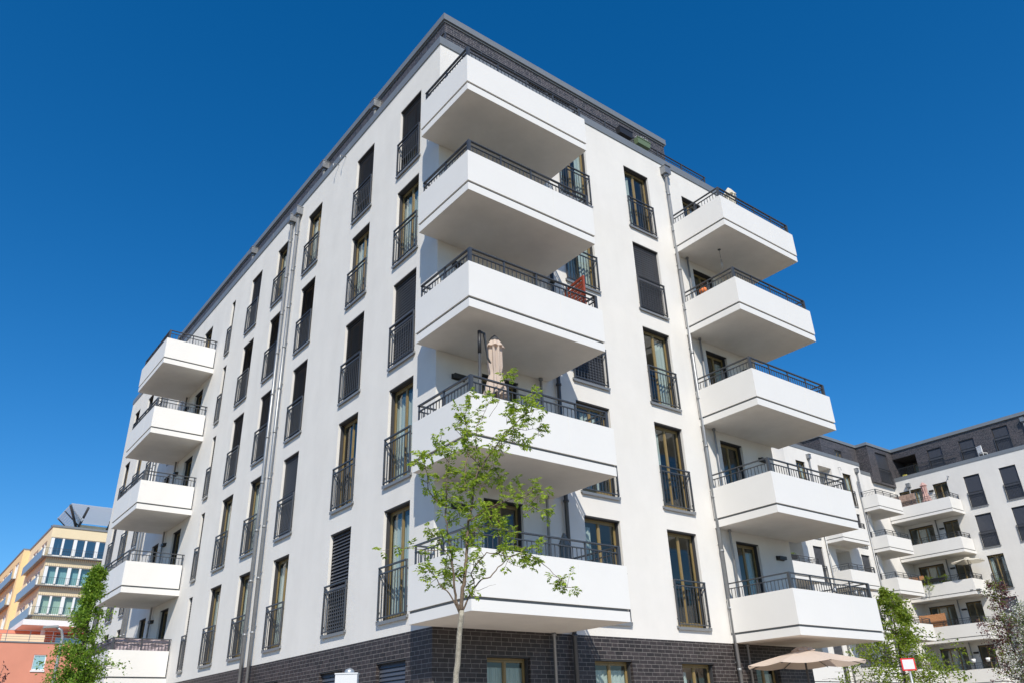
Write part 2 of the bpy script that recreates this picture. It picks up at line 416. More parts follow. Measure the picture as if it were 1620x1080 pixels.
# ------------------------------------------------------------------ balcony kit (local: x 0..W along the wall, y 0..-D outward, z 0 = underside)
def balcony_meshes(W, D, backL, backR, gapL=False, gapR=False):
    sl_ = MB(); sl_.box(0.012, -D+0.012, 0, W-0.012, -0.002, 0.05)
    sl_.mi = 1; sl_.box(0, -D, 0.003, 0.0118, -0.002, 0.19); sl_.box(W-0.0118, -D, 0.003, W, -0.002, 0.19); sl_.box(0.0118, -D, 0.003, W-0.0118, -D+0.0118, 0.19)
    sl_.box(0.0125, -D+0.0125, 0.051, W-0.0125, -0.002, 0.19)
    slab = sl_.mesh('balcony_slab', M['soffit'], M['panel'])
    j = MB(); j.box(0.022, -D+0.022, 0.1905, W-0.022, -0.002, 0.26)
    joint = j.mesh('floor', M['joint'])
    p = MB(); t = 0.05; z0, z1 = 0.240, 1.06
    e = 0.015
    gl = -0.05
    p.box(-e, -D-e, z0, W+e, -D-e+t, z1)
    p.box(-e, -D-e+t, z0, -e+t, gl if not backL else 0.02, z1)
    p.box(W+e-t, -D-e+t, z0, W+e, gl if not backR else 0.02, z1)
    if backL: p.box(-e+t, -0.03, z0, backL-0.02, 0.02, z1)
    if backR: p.box(W-backR+0.02, -0.03, z0, W+e-t, 0.02, z1)
    par = p.mesh('parapet', M['panel'])
    s = MB(); s.box(W*0.655, -D-e-0.0015, z0, W*0.655+0.006, -D-e, z1)
    seam = s.mesh('panel_seam', M['soffit'])
    r = MB(); ht = 1.46; off = 0.085
    xa, xb, ya = off, W-off, -D+off
    def rail(x0, y0, x1, y1, z, hw, hh):
        if x0 == x1: r.box(x0-hw, min(y0, y1)-hw, z-hh, x0+hw, max(y0, y1)+hw, z)
        else: r.box(min(x0, x1)-hw+2.2*hw, y0-hw+0.0005, z-hh-0.0004, max(x0, x1)+hw-2.2*hw, y0+hw-0.0005, z-0.0004)
    ends = []
    for z, hw, hh in ((ht, 0.028, 0.026), (ht-0.13, 0.018, 0.02)):
        rail(xa, ya, xb, ya, z, hw, hh)
        rail(xa, ya, xa, -0.03 if not backL else -0.06, z, hw, hh); rail(xb, ya, xb, -0.03 if not backR else -0.06, z, hw, hh)
        if backL: r.box(xa+hw+0.001, -0.06-hw, z-hh, backL-0.02, -0.06+hw, z)
        if backR: r.box(W-backR+0.02, -0.06-hw, z-hh, xb-hw-0.001, -0.06+hw, z)
    zb = 0.30; zm = ht-0.144
    def post(x, y, a=0.018, top=ht-0.018, bot=zb): r.box(x-a, y-0.006-a*0.5, bot, x+a, y+0.006+a*0.5, top)
    nx = max(1, round((xb-xa)/0.93))
    for i in range(nx+1):
        post(xa+(xb-xa)*i/nx, ya)
    for x in (xa, xb):      # wide corner plates
        r.box(x-0.034, ya-0.034, zb, x+0.034, ya+0.034, ht-0.019)
        ny = max(1, round((D-off-0.06)/0.93))
        for k in range(1, ny+1):
            y = ya+(-0.06-ya)*k/ny
            r.box(x-0.014, y-0.018, 0.10 if k == ny else zb, x+0.014, y+0.018, ht-0.019)
    def bars(x0, y0, x1, y1):
        L = math.hypot(x1-x0, y1-y0); n = max(1, round(L/0.112))
        for i in range(1, n):
            x = x0+(x1-x0)*i/n; y = y0+(y1-y0)*i/n
            r.box(x-0.007, y-0.007, 0.5, x+0.007, y+0.007, zm)
    bars(xa, ya, xb, ya); bars(xa, ya, xa, -0.06); bars(xb, ya, xb, -0.06)
    if backL: bars(xa, -0.06, backL, -0.06)
    if backR: bars(xb, -0.06, W-backR, -0.06)
    railing = r.mesh('railing', M['rail'])
    return slab, joint, par, seam, railing
def balcony(parent, loc, rz, W, D, backL=0, backR=0, seam=True):
    key = ('bal', W, D, backL, backR)
    ms_ = cached(key, lambda: balcony_meshes(W, D, backL, backR))
    o = inst('balcony', ms_[0], parent, loc, rz)
    inst('floor', ms_[1], o); inst('parapet', ms_[2], o)
    if seam: inst('panel_seam', ms_[3], o)
    inst('railing', ms_[4], o)
    return o

def downpipe(parent, x, y, z0, z1, n, head=True, rad=0.05, outlet=True):
    """n = outward unit (nx, ny)."""
    b = MB(); b.tube([(x, y, z0), (x, y, z1)], rad, 14)
    z = z0+1.2
    while z < z1-0.5:
        b.tube([(x, y, z), (x, y, z+0.07)], rad+0.009, 14)
        b.box(x-0.012, y-0.012, z+0.2, x-n[0]*0.14+0.012, y-n[1]*0.14+0.012, z+0.225)
        z += 1.45
    o = b.build('downpipe', M['pipe'], parent)
    if head:
        h = MB(); s = 0.14
        h.box(x-s, y-s+0.02*abs(n[1]), z1-0.05, x+s, y+s, z1+0.24)
        h.box(x-s-0.012, y-s-0.012, z1+0.2405, x+s+0.012, y+s+0.012, z1+0.262)
        h.tube([(x, y, z1-0.16), (x, y, z1-0.05)], [rad+0.006, 0.1], 14)
        h.build('rain_head', M['pipe'], o)
    return o

def wall_lamp(parent, loc, rz):
    def mk():
        b = MB(); b.box(-0.17, -0.03, -0.06, 0.17, 0, 0.06); b.box(-0.16, -0.13, -0.045, 0.16, -0.03, 0.045)
        return b.mesh('wall_lamp', M['lamp'])
    return inst('wall_lamp', cached('lampm', mk), parent, loc, rz)
LR = -math.pi/2        # rotation that faces the -x side

def interiors(parent, x0, x1, y0, y1, zs, inset=2.4):
    b = MB()
    for z in zs: b.box(x0, y0, z-0.02, x1, y1, z+0.18)
    ztop = zs[-1]
    b.box(x0+inset, y0+inset, zs[0], x0+inset+0.1, y1-0.3, ztop)
    b.box(x0+inset+0.1, y0+inset, zs[0], x1-0.3, y0+inset+0.1, ztop)
    # partitions so that neighbouring rooms stay separate
    return b.build('interior', M['inner'], parent)

# ================================================================== MAIN APARTMENT BUILDING
XE, YE = 12.2, 31.4
main = thing('apartment_building', 'large white corner apartment block in front with dark brick base and three balcony stacks', 'building')
lcols = [   # y centre, width, states bottom to top, curtain
    (1.51, 1.12, ['open', 'open', 'shut', 'open', 'part'], 'full'),
    (4.18, 1.10, ['tilt', 'open', 'tilt', 'open', 'part'], 'right'),
    (7.75, 1.08, ['open', 'shut', 'tilt', 'tilt', 'open'], 'leftwide'),
    (10.38, 1.06, ['open', 'open', 'tilt', 'tilt', 'open'], 'full'),
    (12.93, 1.05, ['open', 'open', 'tilt', 'tilt', 'shut'], 'left'),
    (15.42, 0.40, ['tilt', 'open', 'tilt', 'open', 'open'], None),
    (24.85, 1.02, ['open', 'open', 'shut', 'open', 'open'], None),
    (27.25, 1.05, ['open', 'part', 'open', 'open', 'open'], 'mid'),
    (29.80, 1.02, ['open', 'open', 'shut', 'open', 'tilt'], None),
]
rcols = [   # x centre, width, states, curtain
    (4.70, 1.16, ['open', 'open', 'shut', 'open', 'open'], ['left', 'mid', None, 'full', 'sides']),
    (7.50, 1.12, ['open', 'open', 'open', 'shut', 'open'], [None, 'left', 'right', None, 'left']),
]
ldoors = [(18.47, 1.05), (21.35, 0.95)]
rdoors = [(1.77, 1.06), (10.20, 1.0)]
holesL, holesR, gL, gR = [], [], [], []
for i, z in enumerate(FL):
    for yc, ww, st, cu in lcols: holesL.append((yc-ww/2, yc+ww/2, z+WB, z+WT))
    for yc, ww in ldoors: holesL.append((yc-ww/2, yc+ww/2, z+0.3, z+WT))
    for xc, ww, st, cu in rcols: holesR.append((xc-ww/2, xc+ww/2, z+WB, z+WT))
    for xc, ww in rdoors: holesR.append((xc-ww/2, xc+ww/2, z+0.3, z+WT))
CT = 18.62
b = MB()
facade(b, 'x', 0.0, 0.0, YE, 3.45, CT, holesL)
facade(b, 'y', 0.0, 0.0, XE, 3.45, CT, holesR)
b.quad((XE, 0, 3.45), (XE, YE, 3.45), (XE, YE, CT), (XE, 0, CT)); b.quad((XE, YE, 3.45), (0, YE, 3.45), (0, YE, CT), (XE, YE, CT))
b.build('wall', M['plaster'], main)
# brick base
gwl = [(1.545, 1.17, 'shut'), (4.23, 1.14, 'shut'), (7.75, 1.1, 'shut'), (10.4, 1.1, 'open'), (12.93, 1.05, 'shut'), (18.47, 1.1, 'open'), (24.85, 1.1, 'open'), (27.25, 1.1, 'open')]
gwr = [(1.80, 1.08, 'open'), (4.69, 1.14, 'open'), (7.49, 1.16, 'open'), (10.2, 1.0, 'open')]
b = MB()
facade(b, 'x', 0.004, 0.004, YE-0.004, 0.0, 3.4495, [(y-w_/2, y+w_/2, 0.62, 2.98) for y, w_, s in gwl])
facade(b, 'y', 0.004, 0.004, XE-0.004, 0.0, 3.4495, [(x-w_/2, x+w_/2, 0.62, 2.98) for x, w_, s in gwr])
b.quad((XE-0.004, 0, 0), (XE-0.004, YE, 0), (XE-0.004, YE, 3.4495), (XE-0.004, 0, 3.4495))
b.build('brick_base', M['brick'], main)
for i, (y, w_, s) in enumerate(gwl): window(main, (0.004, y, 0.62), LR, w_, 2.36, s, 'mid' if s == 'open' else None, guard=False)
for i, (x, w_, s) in enumerate(gwr): window(main, (x, 0.004, 0.62), 0, w_, 2.36, s, ['full', 'full', 'left', 'right'][i], guard=False)
k = 0
for i, z in enumerate(FL):
    for yc, ww, st, cu in lcols:
        k += 1; window(main, (0, yc, z+WB), LR, ww, WT-WB, st[i], cu if (k % 5) else 'leftwide', n=2 if ww > 0.6 else 1, seed=k)
    for xc, ww, st, cu in rcols:
        k += 1; window(main, (xc, 0, z+WB), 0, ww, WT-WB, st[i], cu[i], seed=k)
    for q, (yc, ww) in enumerate(ldoors): window(main, (0, yc, z+0.3), LR, ww, WT-0.3, 'open', None, guard=False, sill=False, name='balcony_door')
    for q, (xc, ww) in enumerate(rdoors): window(main, (xc, 0, z+0.3), 0, ww, WT-0.3, 'open', 'right' if (i+q) % 2 else None, guard=False, sill=False, seed=i, name='balcony_door')
    balcony(main, (-0.52, 0, z), 0, 3.75, 2.03, 0.52, 0)
    balcony(main, (8.88, 0, z), 0, 3.72, 2.0, 0, 0.40)
    balcony(main, (0, 20.5, z), LR, 3.62, 1.95)
    wall_lamp(main, (0.58, -0.001, z+2.36), 0); wall_lamp(main, (11.6, -0.001, z+2.36), 0); wall_lamp(main, (-0.001, 19.85, z+2.36), LR)
interiors(main, 0.27, XE-0.1, 0.27, YE-0.1, [0.1]+FL+[CT-0.3])
# roof terrace, coping, attic
b = MB(); b.quad((0.05, 0.05, CT+0.02), (XE-0.05, 0.05, CT+0.02), (XE-0.05, YE-0.05, CT+0.02), (0.05, YE-0.05, CT+0.02)); b.build('roof_terrace', M['roof'], main)
b = MB()
def ring(b, x0, y0, x1, y1, z0, z1, o, t):
    b.box(x0-o, y0-o, z0, x1+o, y0-o+t, z1); b.box(x0-o, y1+o-t, z0, x1+o, y1+o, z1)
    b.box(x0-o, y0-o+t, z0, x0-o+t, y1+o-t, z1); b.box(x1+o-t, y0-o+t, z0, x1+o, y1+o-t, z1)
ring(b, 0, 0, XE, YE, CT-0.01, 18.88, 0.03, 0.33)
for y in [2.3+3.1*i for i in range(10)]:       # sheet joints of the coping
    b.box(-0.034, y, CT-0.012, -0.0305, y+0.03, 18.882)
for x in (3.6, 7.9, 10.1): b.box(x, -0.034, CT-0.012, x+0.03, -0.0305, 18.882)
b.build('coping', M['coping'], main)
AX0, AY0, AX1, AY1, AZ = 0.92, 1.22, 10.75, 27.6, 21.26
b = MB()
facade(b, 'x', AX0, AY0, AY1, CT+0.02, AZ, []); facade(b, 'y', AY0, AX0, AX1, CT+0.02, AZ, [(4.2, 6.0, 18.66, 20.75)])
b.quad((AX1, AY0, CT), (AX1, AY1, CT), (AX1, AY1, AZ), (AX1, AY0, AZ)); b.quad((AX1, AY1, CT), (AX0, AY1, CT), (AX0, AY1, AZ), (AX1, AY1, AZ))
b.build('attic_wall', M['attbrick'], main)
window(main, (5.1, AY0, 18.68), 0, 1.8, 2.05, 'shut', None, guard=False, sill=False, n=2, name='attic_window')
b = MB(); ring(b, AX0, AY0, AX1, AY1, AZ, 21.5, 0.075, 0.3); b.box(AX0+0.2, AY0+0.2, AZ, AX1-0.2, AY1-0.2, 21.44)
b.build('attic_roof', M['coping'], main)
b = MB(); ring(b, AX0, AY0, AX1, AY1, AZ-0.07, AZ-0.0005, 0.03, 0.1); b.build('attic_eaves', M['joint'], main)
# terrace railing along the right-hand side
b = MB(); yr = 0.34
b.box(0.36, yr-0.024, 19.60, 11.75, yr+0.024, 19.62); b.box(0.36, yr-0.013, 19.47, 11.75, yr+0.013, 19.484)
for i in range(10):
    x = 0.38+i*1.256; b.box(x-0.02, yr-0.02, 18.7, x+0.02, yr+0.02, 19.6)
x = 0.5
while x < 11.7: b.box(x-0.0055, yr-0.0055, 18.86, x+0.0055, yr+0.0055, 19.47); x += 0.112
b.box(11.73, yr, 19.60, 11.77, yr+0.9, 19.62); b.box(0.34, yr+0.024, 19.60, 0.39, yr+0.85, 19.62)
b.build('terrace_railing', M['rail'], main)
# pipes
downpipe(main, -0.10, 9.58, 0.15, 18.2, (-1, 0)); downpipe(main, -0.10, 9.02, 0.15, 18.2, (-1, 0))
downpipe(main, 8.90, -0.10, 0.15, 18.2, (0, -1))
downpipe(main, -0.10, 24.05, 0.15, 18.2, (-1, 0)); downpipe(main, -0.10, 23.55, 0.15, 18.2, (-1, 0))
for y in (5.35, 9.3, 16.4):
    downpipe(main, AX0-0.12, y, 18.7, 20.85, (-1, 0))
for x, r_ in ((2.92, 0.033), (3.49, 0.05), (9.36, 0.03)):
    b = MB(); b.tube([(x, -0.10, 0.12), (x, -0.10, FL[-1]-0.0)], r_, 12)
    for z in FL: b.tube([(x, -0.10, z-0.06), (x, -0.10, z-0.01)], r_+0.02, 12)
    b.build('drain_pipe', M['pipe'] if r_ < 0.04 else M['rail'], main)
b = MB(); b.tube([(-0.08, 19.98, 0.12), (-0.08, 19.98, FL[-1])], 0.035, 12); b.build('drain_pipe', M['pipe'], main)
for y in (5.62, 6.12):
    b = MB(); b.tube([(0.0, y, 18.50), (-0.16, y, 18.49), (-0.2, y, 18.46), (-0.2, y, 18.28)], 0.016, 8); b.build('overflow_spout', M['pipe'], main)

# ================================================================== COURTYARD BUILDINGS (same estate)
BY, BS = 15.30, 16.25
cb = thing('apartment_building', 'white courtyard wing behind the corner block, its small stacked balconies beside grey rainwater pipes', 'building')
b = MB(); holes = []
bw = [(39.15, 1.08), (44.90, 1.08)]
for i, z in enumerate(FL):
    for xc, ww in bw: holes.append((xc-ww/2, xc+ww/2, z+WB, z+WT))
    holes.append((41.25, 42.95, z+0.22, z+2.72, 1.3))
facade(b, 'y', BY, 37.4, 46.95, 0, CT, holes)
b.quad((37.4, BS, 0), (37.4, BY, 0), (37.4, BY, CT), (37.4, BS, CT)); b.quad((46.95, BY, 0), (46.95, BS, 0), (46.95, BS, CT), (46.95, BY, CT))
hl = [(35.2-0.5, 35.2+0.5, z+0.25, z+WT) for z in FL] + [(31.3-0.5, 31.3+0.5, z+WB, z+WT) for z in FL]
facade(b, 'y', BS, 24.0, 37.4, 0, CT, hl)
hr = [(48.3-0.52, 48.3+0.52, z+0.25, z+WT) for z in FL]
facade(b, 'y', BS, 46.95, 53.45, 0, CT, hr)
for z in FL:     # back wall of the loggias, with their doors
    facade(b, 'y', BY+1.3, 41.25, 42.95, z+0.22, z+2.72, [(41.55, 42.45, z+0.25, z+2.5)], depth=0.1)
b.build('wall', M['plaster'], cb)
stB = [['shut', 'shut'], ['shut', 'shut'], ['shut', 'shut'], ['shut', 'tilt'], ['open', 'open']]
for i, z in enumerate(FL):
    for q, (xc, ww) in enumerate(bw): window(cb, (xc, BY, z+WB), 0, ww, WT-WB, stB[i][q], 'right', seed=i+q)
    window(cb, (42.0, BY+1.3, z+0.25), 0, 0.9, 2.25, 'open', None, guard=False, sill=False, name='balcony_door')
    window(cb, (48.3, BS, z+0.25), 0, 1.04, WT-0.25, 'open', None, guard=False, sill=False, name='balcony_door')
    window(cb, (35.2, BS, z+0.25), 0, 1.0, WT-0.25, 'open', None, guard=False, sill=False, name='balcony_door')
    window(cb, (31.3, BS, z+WB), 0, 1.0, WT-WB, 'shut', None)
    balcony(cb, (46.1, BS, z), 0, 3.3, 2.2, 0, 0, seam=False)
    if i < 4:
        balcony(cb, (40.15, BY, z), 0, 3.2, 1.35, 0, 0, seam=False)
        balcony(cb, (33.8, BS, z), 0, 3.3, 2.2, 0, 0, seam=False)
    wall_lamp(cb, (42.75, BY+1.299, z+2.3), 0)
b = MB(); b.box(24, BS+0.3, CT-0.1, 53.4, BS+12, CT+0.02); b.box(37.5, BY+0.05, CT-0.1, 46.9, BS+0.3, CT+0.02); b.build('roof_terrace', M['roof'], cb)
b = MB(); b.box(37.37, BY-0.03, CT-0.01, 46.98, BY+0.3, 18.88); b.box(46.98, BS-0.03, CT-0.01, 50.2, BS+0.3, 18.88); b.box(24, BS-0.03, CT-0.01, 37.37, BS+0.3, 18.88)
b.box(46.68, BY+0.3, CT-0.01, 46.98, BS+0.4, 18.88); b.box(37.37, BY+0.3, CT-0.01, 37.6, BS+0.4, 18.88); b.build('coping', M['coping'], cb)
b = MB(); facade(b, 'y', 16.95, 45.2, 50.2, 18.63, 21.1, [(47.0, 48.0, 18.63, 20.45)]); facade(b, 'y', 18.4, 26, 45.2, 18.63, 21.1, [(40.2, 41.4, 18.63, 20.5)])
b.quad((45.2, 18.4, 18.63), (45.2, 16.95, 18.63), (45.2, 16.95, 21.1), (45.2, 18.4, 21.1))
facade(b, 'y', 16.0, 50.2, 53.9, 18.15, 21.1, [(51.3, 53.1, 18.3, 20.75)])
b.quad((50.2, 16.95, 18.15), (50.2, 16.0, 18.15), (50.2, 16.0, 21.1), (50.2, 16.95, 21.1))
b.quad((50.2, 16.24, 18.15), (53.44, 16.24, 18.15), (53.44, 16.0, 18.15), (50.2, 16.0, 18.15))
b.build('attic_wall', M['attbrick'], cb)
window(cb, (47.5, 16.95, 18.7), 0, 1.0, 1.75, 'open', 'left', guard=False, sill=False, name='attic_window')
window(cb, (40.8, 18.4, 18.7), 0, 1.2, 1.8, 'open', None, guard=False, sill=False, name='attic_window')
window(cb, (52.2, 16.0, 18.3), 0, 1.8, 2.45, 'shut', None, guard=True, sill=False, name='attic_window')
b = MB(); b.box(45.1, 16.87, 21.1, 50.12, 30, 21.32); b.box(26, 18.3, 21.1, 45.1, 30, 21.32); b.box(50.12, 15.92, 21.1, 53.8, 30, 21.32); b.build('attic_roof', M['coping'], cb)
b = MB(); z = 19.62
b.box(37.6, BY+0.3, z-0.02, 46.7, BY+0.34, z); b.box(37.6, BY+0.31, z-0.15, 46.7, BY+0.33, z-0.135); x = 37.65
while x < 46.7: b.box(x-0.006, BY+0.314, 18.8, x+0.006, BY+0.326, z-0.15); x += 0.125
b.box(46.9, BS+0.3, z-0.02, 50.1, BS+0.34, z); x = 46.95
while x < 50.1: b.box(x-0.006, BS+0.314, 18.8, x+0.006, BS+0.326, z-0.02); x += 0.125
b.build('terrace_railing', M['rail'], cb)
downpipe(cb, 40.45-0.3, BY-0.1, 0.1, 18.05, (0, -1)); downpipe(cb, 46.25, BY-0.1, 0.1, 18.05, (0, -1))
b = MB(); b.tube([(46.0, BY-0.09, 0.1), (46.0, BY-0.09, 17.3)], 0.04, 10); b.build('drain_pipe', M['pipe'], cb)
b = MB(); b.tube([(43.9, BY, 18.0), (43.9, BY-0.2, 18.0), (43.9, BY-0.22, 17.75)], 0.02, 8); b.build('overflow_spout', M['pipe'], cb)
interiors(cb, 37.7, 53.0, BY+1.5, BY+11, [0.1]+FL+[CT-0.3], 1.8)
b = MB(); b.quad((24, 30, 0), (24, BS, 0), (24, BS, 21.1), (24, 30, 21.1)); b.quad((24, 30, 0), (66, 30, 0), (66, 30, 21.1), (24, 30, 21.1)); b.quad((65.5, 30, 0), (65.5, BS, 0), (65.5, BS, 21.1), (65.5, 30, 21.1)); b.build('end_wall', M['plaster'], cb)

CX = 53.45
cc = thing('apartment_building', 'white apartment block at the right edge with wide balconies and dark shuttered windows', 'building')
ccols = [(10.35, 1.14, ['shut', 'shut', 'open', 'shut', 'shut']), (7.82, 1.14, ['shut', 'open', 'shut', 'shut', 'shut']), (5.2, 1.14, ['open', 'shut', 'shut', 'open', 'shut']), (2.4, 1.14, ['shut', 'open', 'open', 'shut', 'open']), (-1.0, 1.14, ['open']*5), (-4.0, 1.14, ['shut']*5)]
cdoors = [(12.70, 1.10, 2), (14.98, 1.9, 3)]
b = MB(); holes = []
for i, z in enumerate(FL):
    for yc, ww, st in ccols: holes.append((yc-ww/2, yc+ww/2, z+WB, z+WT))
    for yc, ww, n_ in cdoors: holes.append((yc-ww/2, yc+ww/2, z+0.25, z+WT))
facade(b, 'x', CX, -8.0, BS, 0, CT, holes)
b.quad((CX, -8, 0), (CX+12, -8, 0), (CX+12, -8, CT), (CX, -8, CT)); b.quad((CX, BS+0.05, 0), (CX+12, BS+0.05, 0), (CX+12, BS+0.05, 21.1), (CX, BS+0.05, 21.1)); b.quad((CX+12, BS, 0), (CX+12, -8, 0), (CX+12, -8, 21.1), (CX+12, BS, 21.1))
b.build('wall', M['plaster'], cc)
for i, z in enumerate(FL):
    for q, (yc, ww, st) in enumerate(ccols): window(cc, (CX, yc, z+WB), LR, ww, WT-WB, st[i], 'sides', seed=i+q)
    for q, (yc, ww, n_) in enumerate(cdoors): window(cc, (CX, yc, z+0.25), LR, ww, WT-0.25, 'open', 'mid' if q else None, guard=False, sill=False, n=n_, name='balcony_door', seed=i)
    balcony(cc, (CX, 16.2, z), LR, 4.68, 1.85, 0, 0, seam=False)
    wall_lamp(cc, (CX-0.001, 13.42, z+2.2), LR)
b = MB(); b.tube([(CX-0.1, 13.72, 0.1), (CX-0.1, 13.72, FL[-1])], 0.045, 10); b.build('drain_pipe', M['pipe'], cc)
b = MB(); b.box(CX-0.03, -8, CT-0.01, CX+0.3, 16.2, 18.88); b.build('coping', M['coping'], cc)
b = MB(); b.box(CX+0.3, -8, CT-0.1, CX+12, 16.2, CT+0.02); b.build('roof_terrace', M['roof'], cc)
AX = 53.9
b = MB(); ah = [(14.1, 16.0, 18.66, 20.5, 2.0), (12.05, 13.15, 18.7, 20.5), (9.6, 10.7, 18.7, 20.5), (7.1, 8.2, 18.9, 20.75), (4.2, 5.3, 18.7, 20.5), (1.0, 2.1, 18.7, 20.5)]
facade(b, 'x', AX, -8, 16.02, 18.63, 21.1, ah)
facade(b, 'x', AX+2.0, 14.1, 16.0, 18.66, 20.5, [(14.2, 15.4, 18.66, 20.4)], depth=0.1)
b.build('attic_wall', M['attbrick'], cc)
for q, (l, r_, z0, z1, *_) in enumerate(ah[1:]): window(cc, (AX, (l+r_)/2, z0), LR, 1.1, 1.85 if q != 2 else 1.85, 'shut', None, guard=q == 2 or True, sill=False, name='attic_window')
window(cc, (AX+2.0, 14.8, 18.68), LR, 1.2, 1.72, 'open', 'left', guard=False, sill=False, name='attic_door')
b = MB(); b.box(AX-0.1, -8, 21.1, AX+11, 17, 21.34); b.build('attic_roof', M['coping'], cc)
b = MB(); z = 19.62
b.box(CX+0.28, 11.0, z-0.02, CX+0.32, 16.0, z); y = 11.05
while y < 16.0: b.box(CX+0.294, y-0.006, 18.8, CX+0.306, y+0.006, z-0.02); y += 0.125
b.build('terrace_railing', M['rail'], cc)
downpipe(cc, AX-0.12, 5.95, 18.7, 20.65, (-1, 0))
downpipe(cc, CX-0.12, 15.0, FL[-1]+0.3, 17.95, (-1, 0))
b = MB(); b.tube([(CX, 11.9, 18.0), (CX-0.25, 11.9, 18.0), (CX-0.28, 11.9, 17.7)], 0.03, 8); b.build('overflow_spout', M['pipe'], cc)
interiors(cc, CX+0.27, CX+11, -7.8, BS-0.2, [0.1]+FL+[CT-0.3], 2.2)

# ================================================================== YELLOW OFFICE BUILDING far left and the red block under it
M['yellow'] = mat('yellow_plaster', (0.76, 0.635, 0.42), 0.9, bump=0.2, bscale=30, var=0.05, vscale=0.5)
M['yellow2'] = mat('ochre_plaster', (0.74, 0.55, 0.30), 0.9, bump=0.2, bscale=30, var=0.05, vscale=0.5)
M['red'] = mat('terracotta_plaster', (0.66, 0.27, 0.18), 0.9, bump=0.2, bscale=30, var=0.07, vscale=0.4)
M['whiteframe'] = mat('white_frame', (0.78, 0.78, 0.77), 0.5)
M['louvre'] = cloth_mat('frosted_louvre', (0.78, 0.82, 0.85), 0.8)
M['grayglass'] = mat('frosted_balustrade', (0.20, 0.24, 0.29), 0.3)
M['blind'] = mat('blue_blind', (0.30, 0.50, 0.54), 0.7)
M['blindg'] = mat('green_curtain', (0.5, 0.62, 0.52), 0.8)
M['darkglass'] = glass_mat('office_glass', (0.3, 0.4, 0.5), 0.18, 1.6)
yb = thing('office_building', 'yellow office building far left with ribbon windows and a slanted grey roof canopy', 'building')
YX, YY = 4.58, 85.6
TOP = 23.6
b = MB()
yh, lh = [], []
for i in range(3):
    zt = 22.5-3.05*i
    yh.append((YX+0.05, 34, zt-2.0, zt))
    for k_ in range(2): lh.append((87.6+k_*5.4, 87.6+k_*5.4+3.6, zt-2.0, zt))
facade(b, 'y', YY, YX, 34, 13.75, TOP, yh, depth=0.4)
facade(b, 'x', YX, YY, 99.9, 13.75, TOP, lh, depth=0.3)
b.quad((YX, YY, 13.75), (YX, 99.9, 13.75), (34, 99.9, 13.75), (34, YY, 13.75))
b.build('wall', M['yellow'], yb)
b = MB(); lh2 = []
for i in range(3):
    for k_ in range(9): lh2.append((101.5+k_*5.0, 104.6+k_*5.0, 20.5-3.05*i, 22.5-3.05*i))
facade(b, 'x', YX-0.7, 99.9, 150, 6, TOP, lh2, depth=0.3)
b.quad((YX-0.7, 99.9, 6), (YX, 99.9, 6), (YX, 99.9, TOP), (YX-0.7, 99.9, TOP))
b.build('side_wall', M['yellow2'], yb)
b = MB(); b.box(YX-0.08, YY-0.08, TOP, 34, 99.9, TOP+0.22); b.box(YX-0.78, 99.9, TOP, YX+8, 150, TOP+0.2); b.build('roof', M['coping'], yb)
b = MB(); b.box(YX-0.9, YY-1.1, 13.2, 34, 100, 13.74); b.build('cornice', M['whiteframe'], yb)
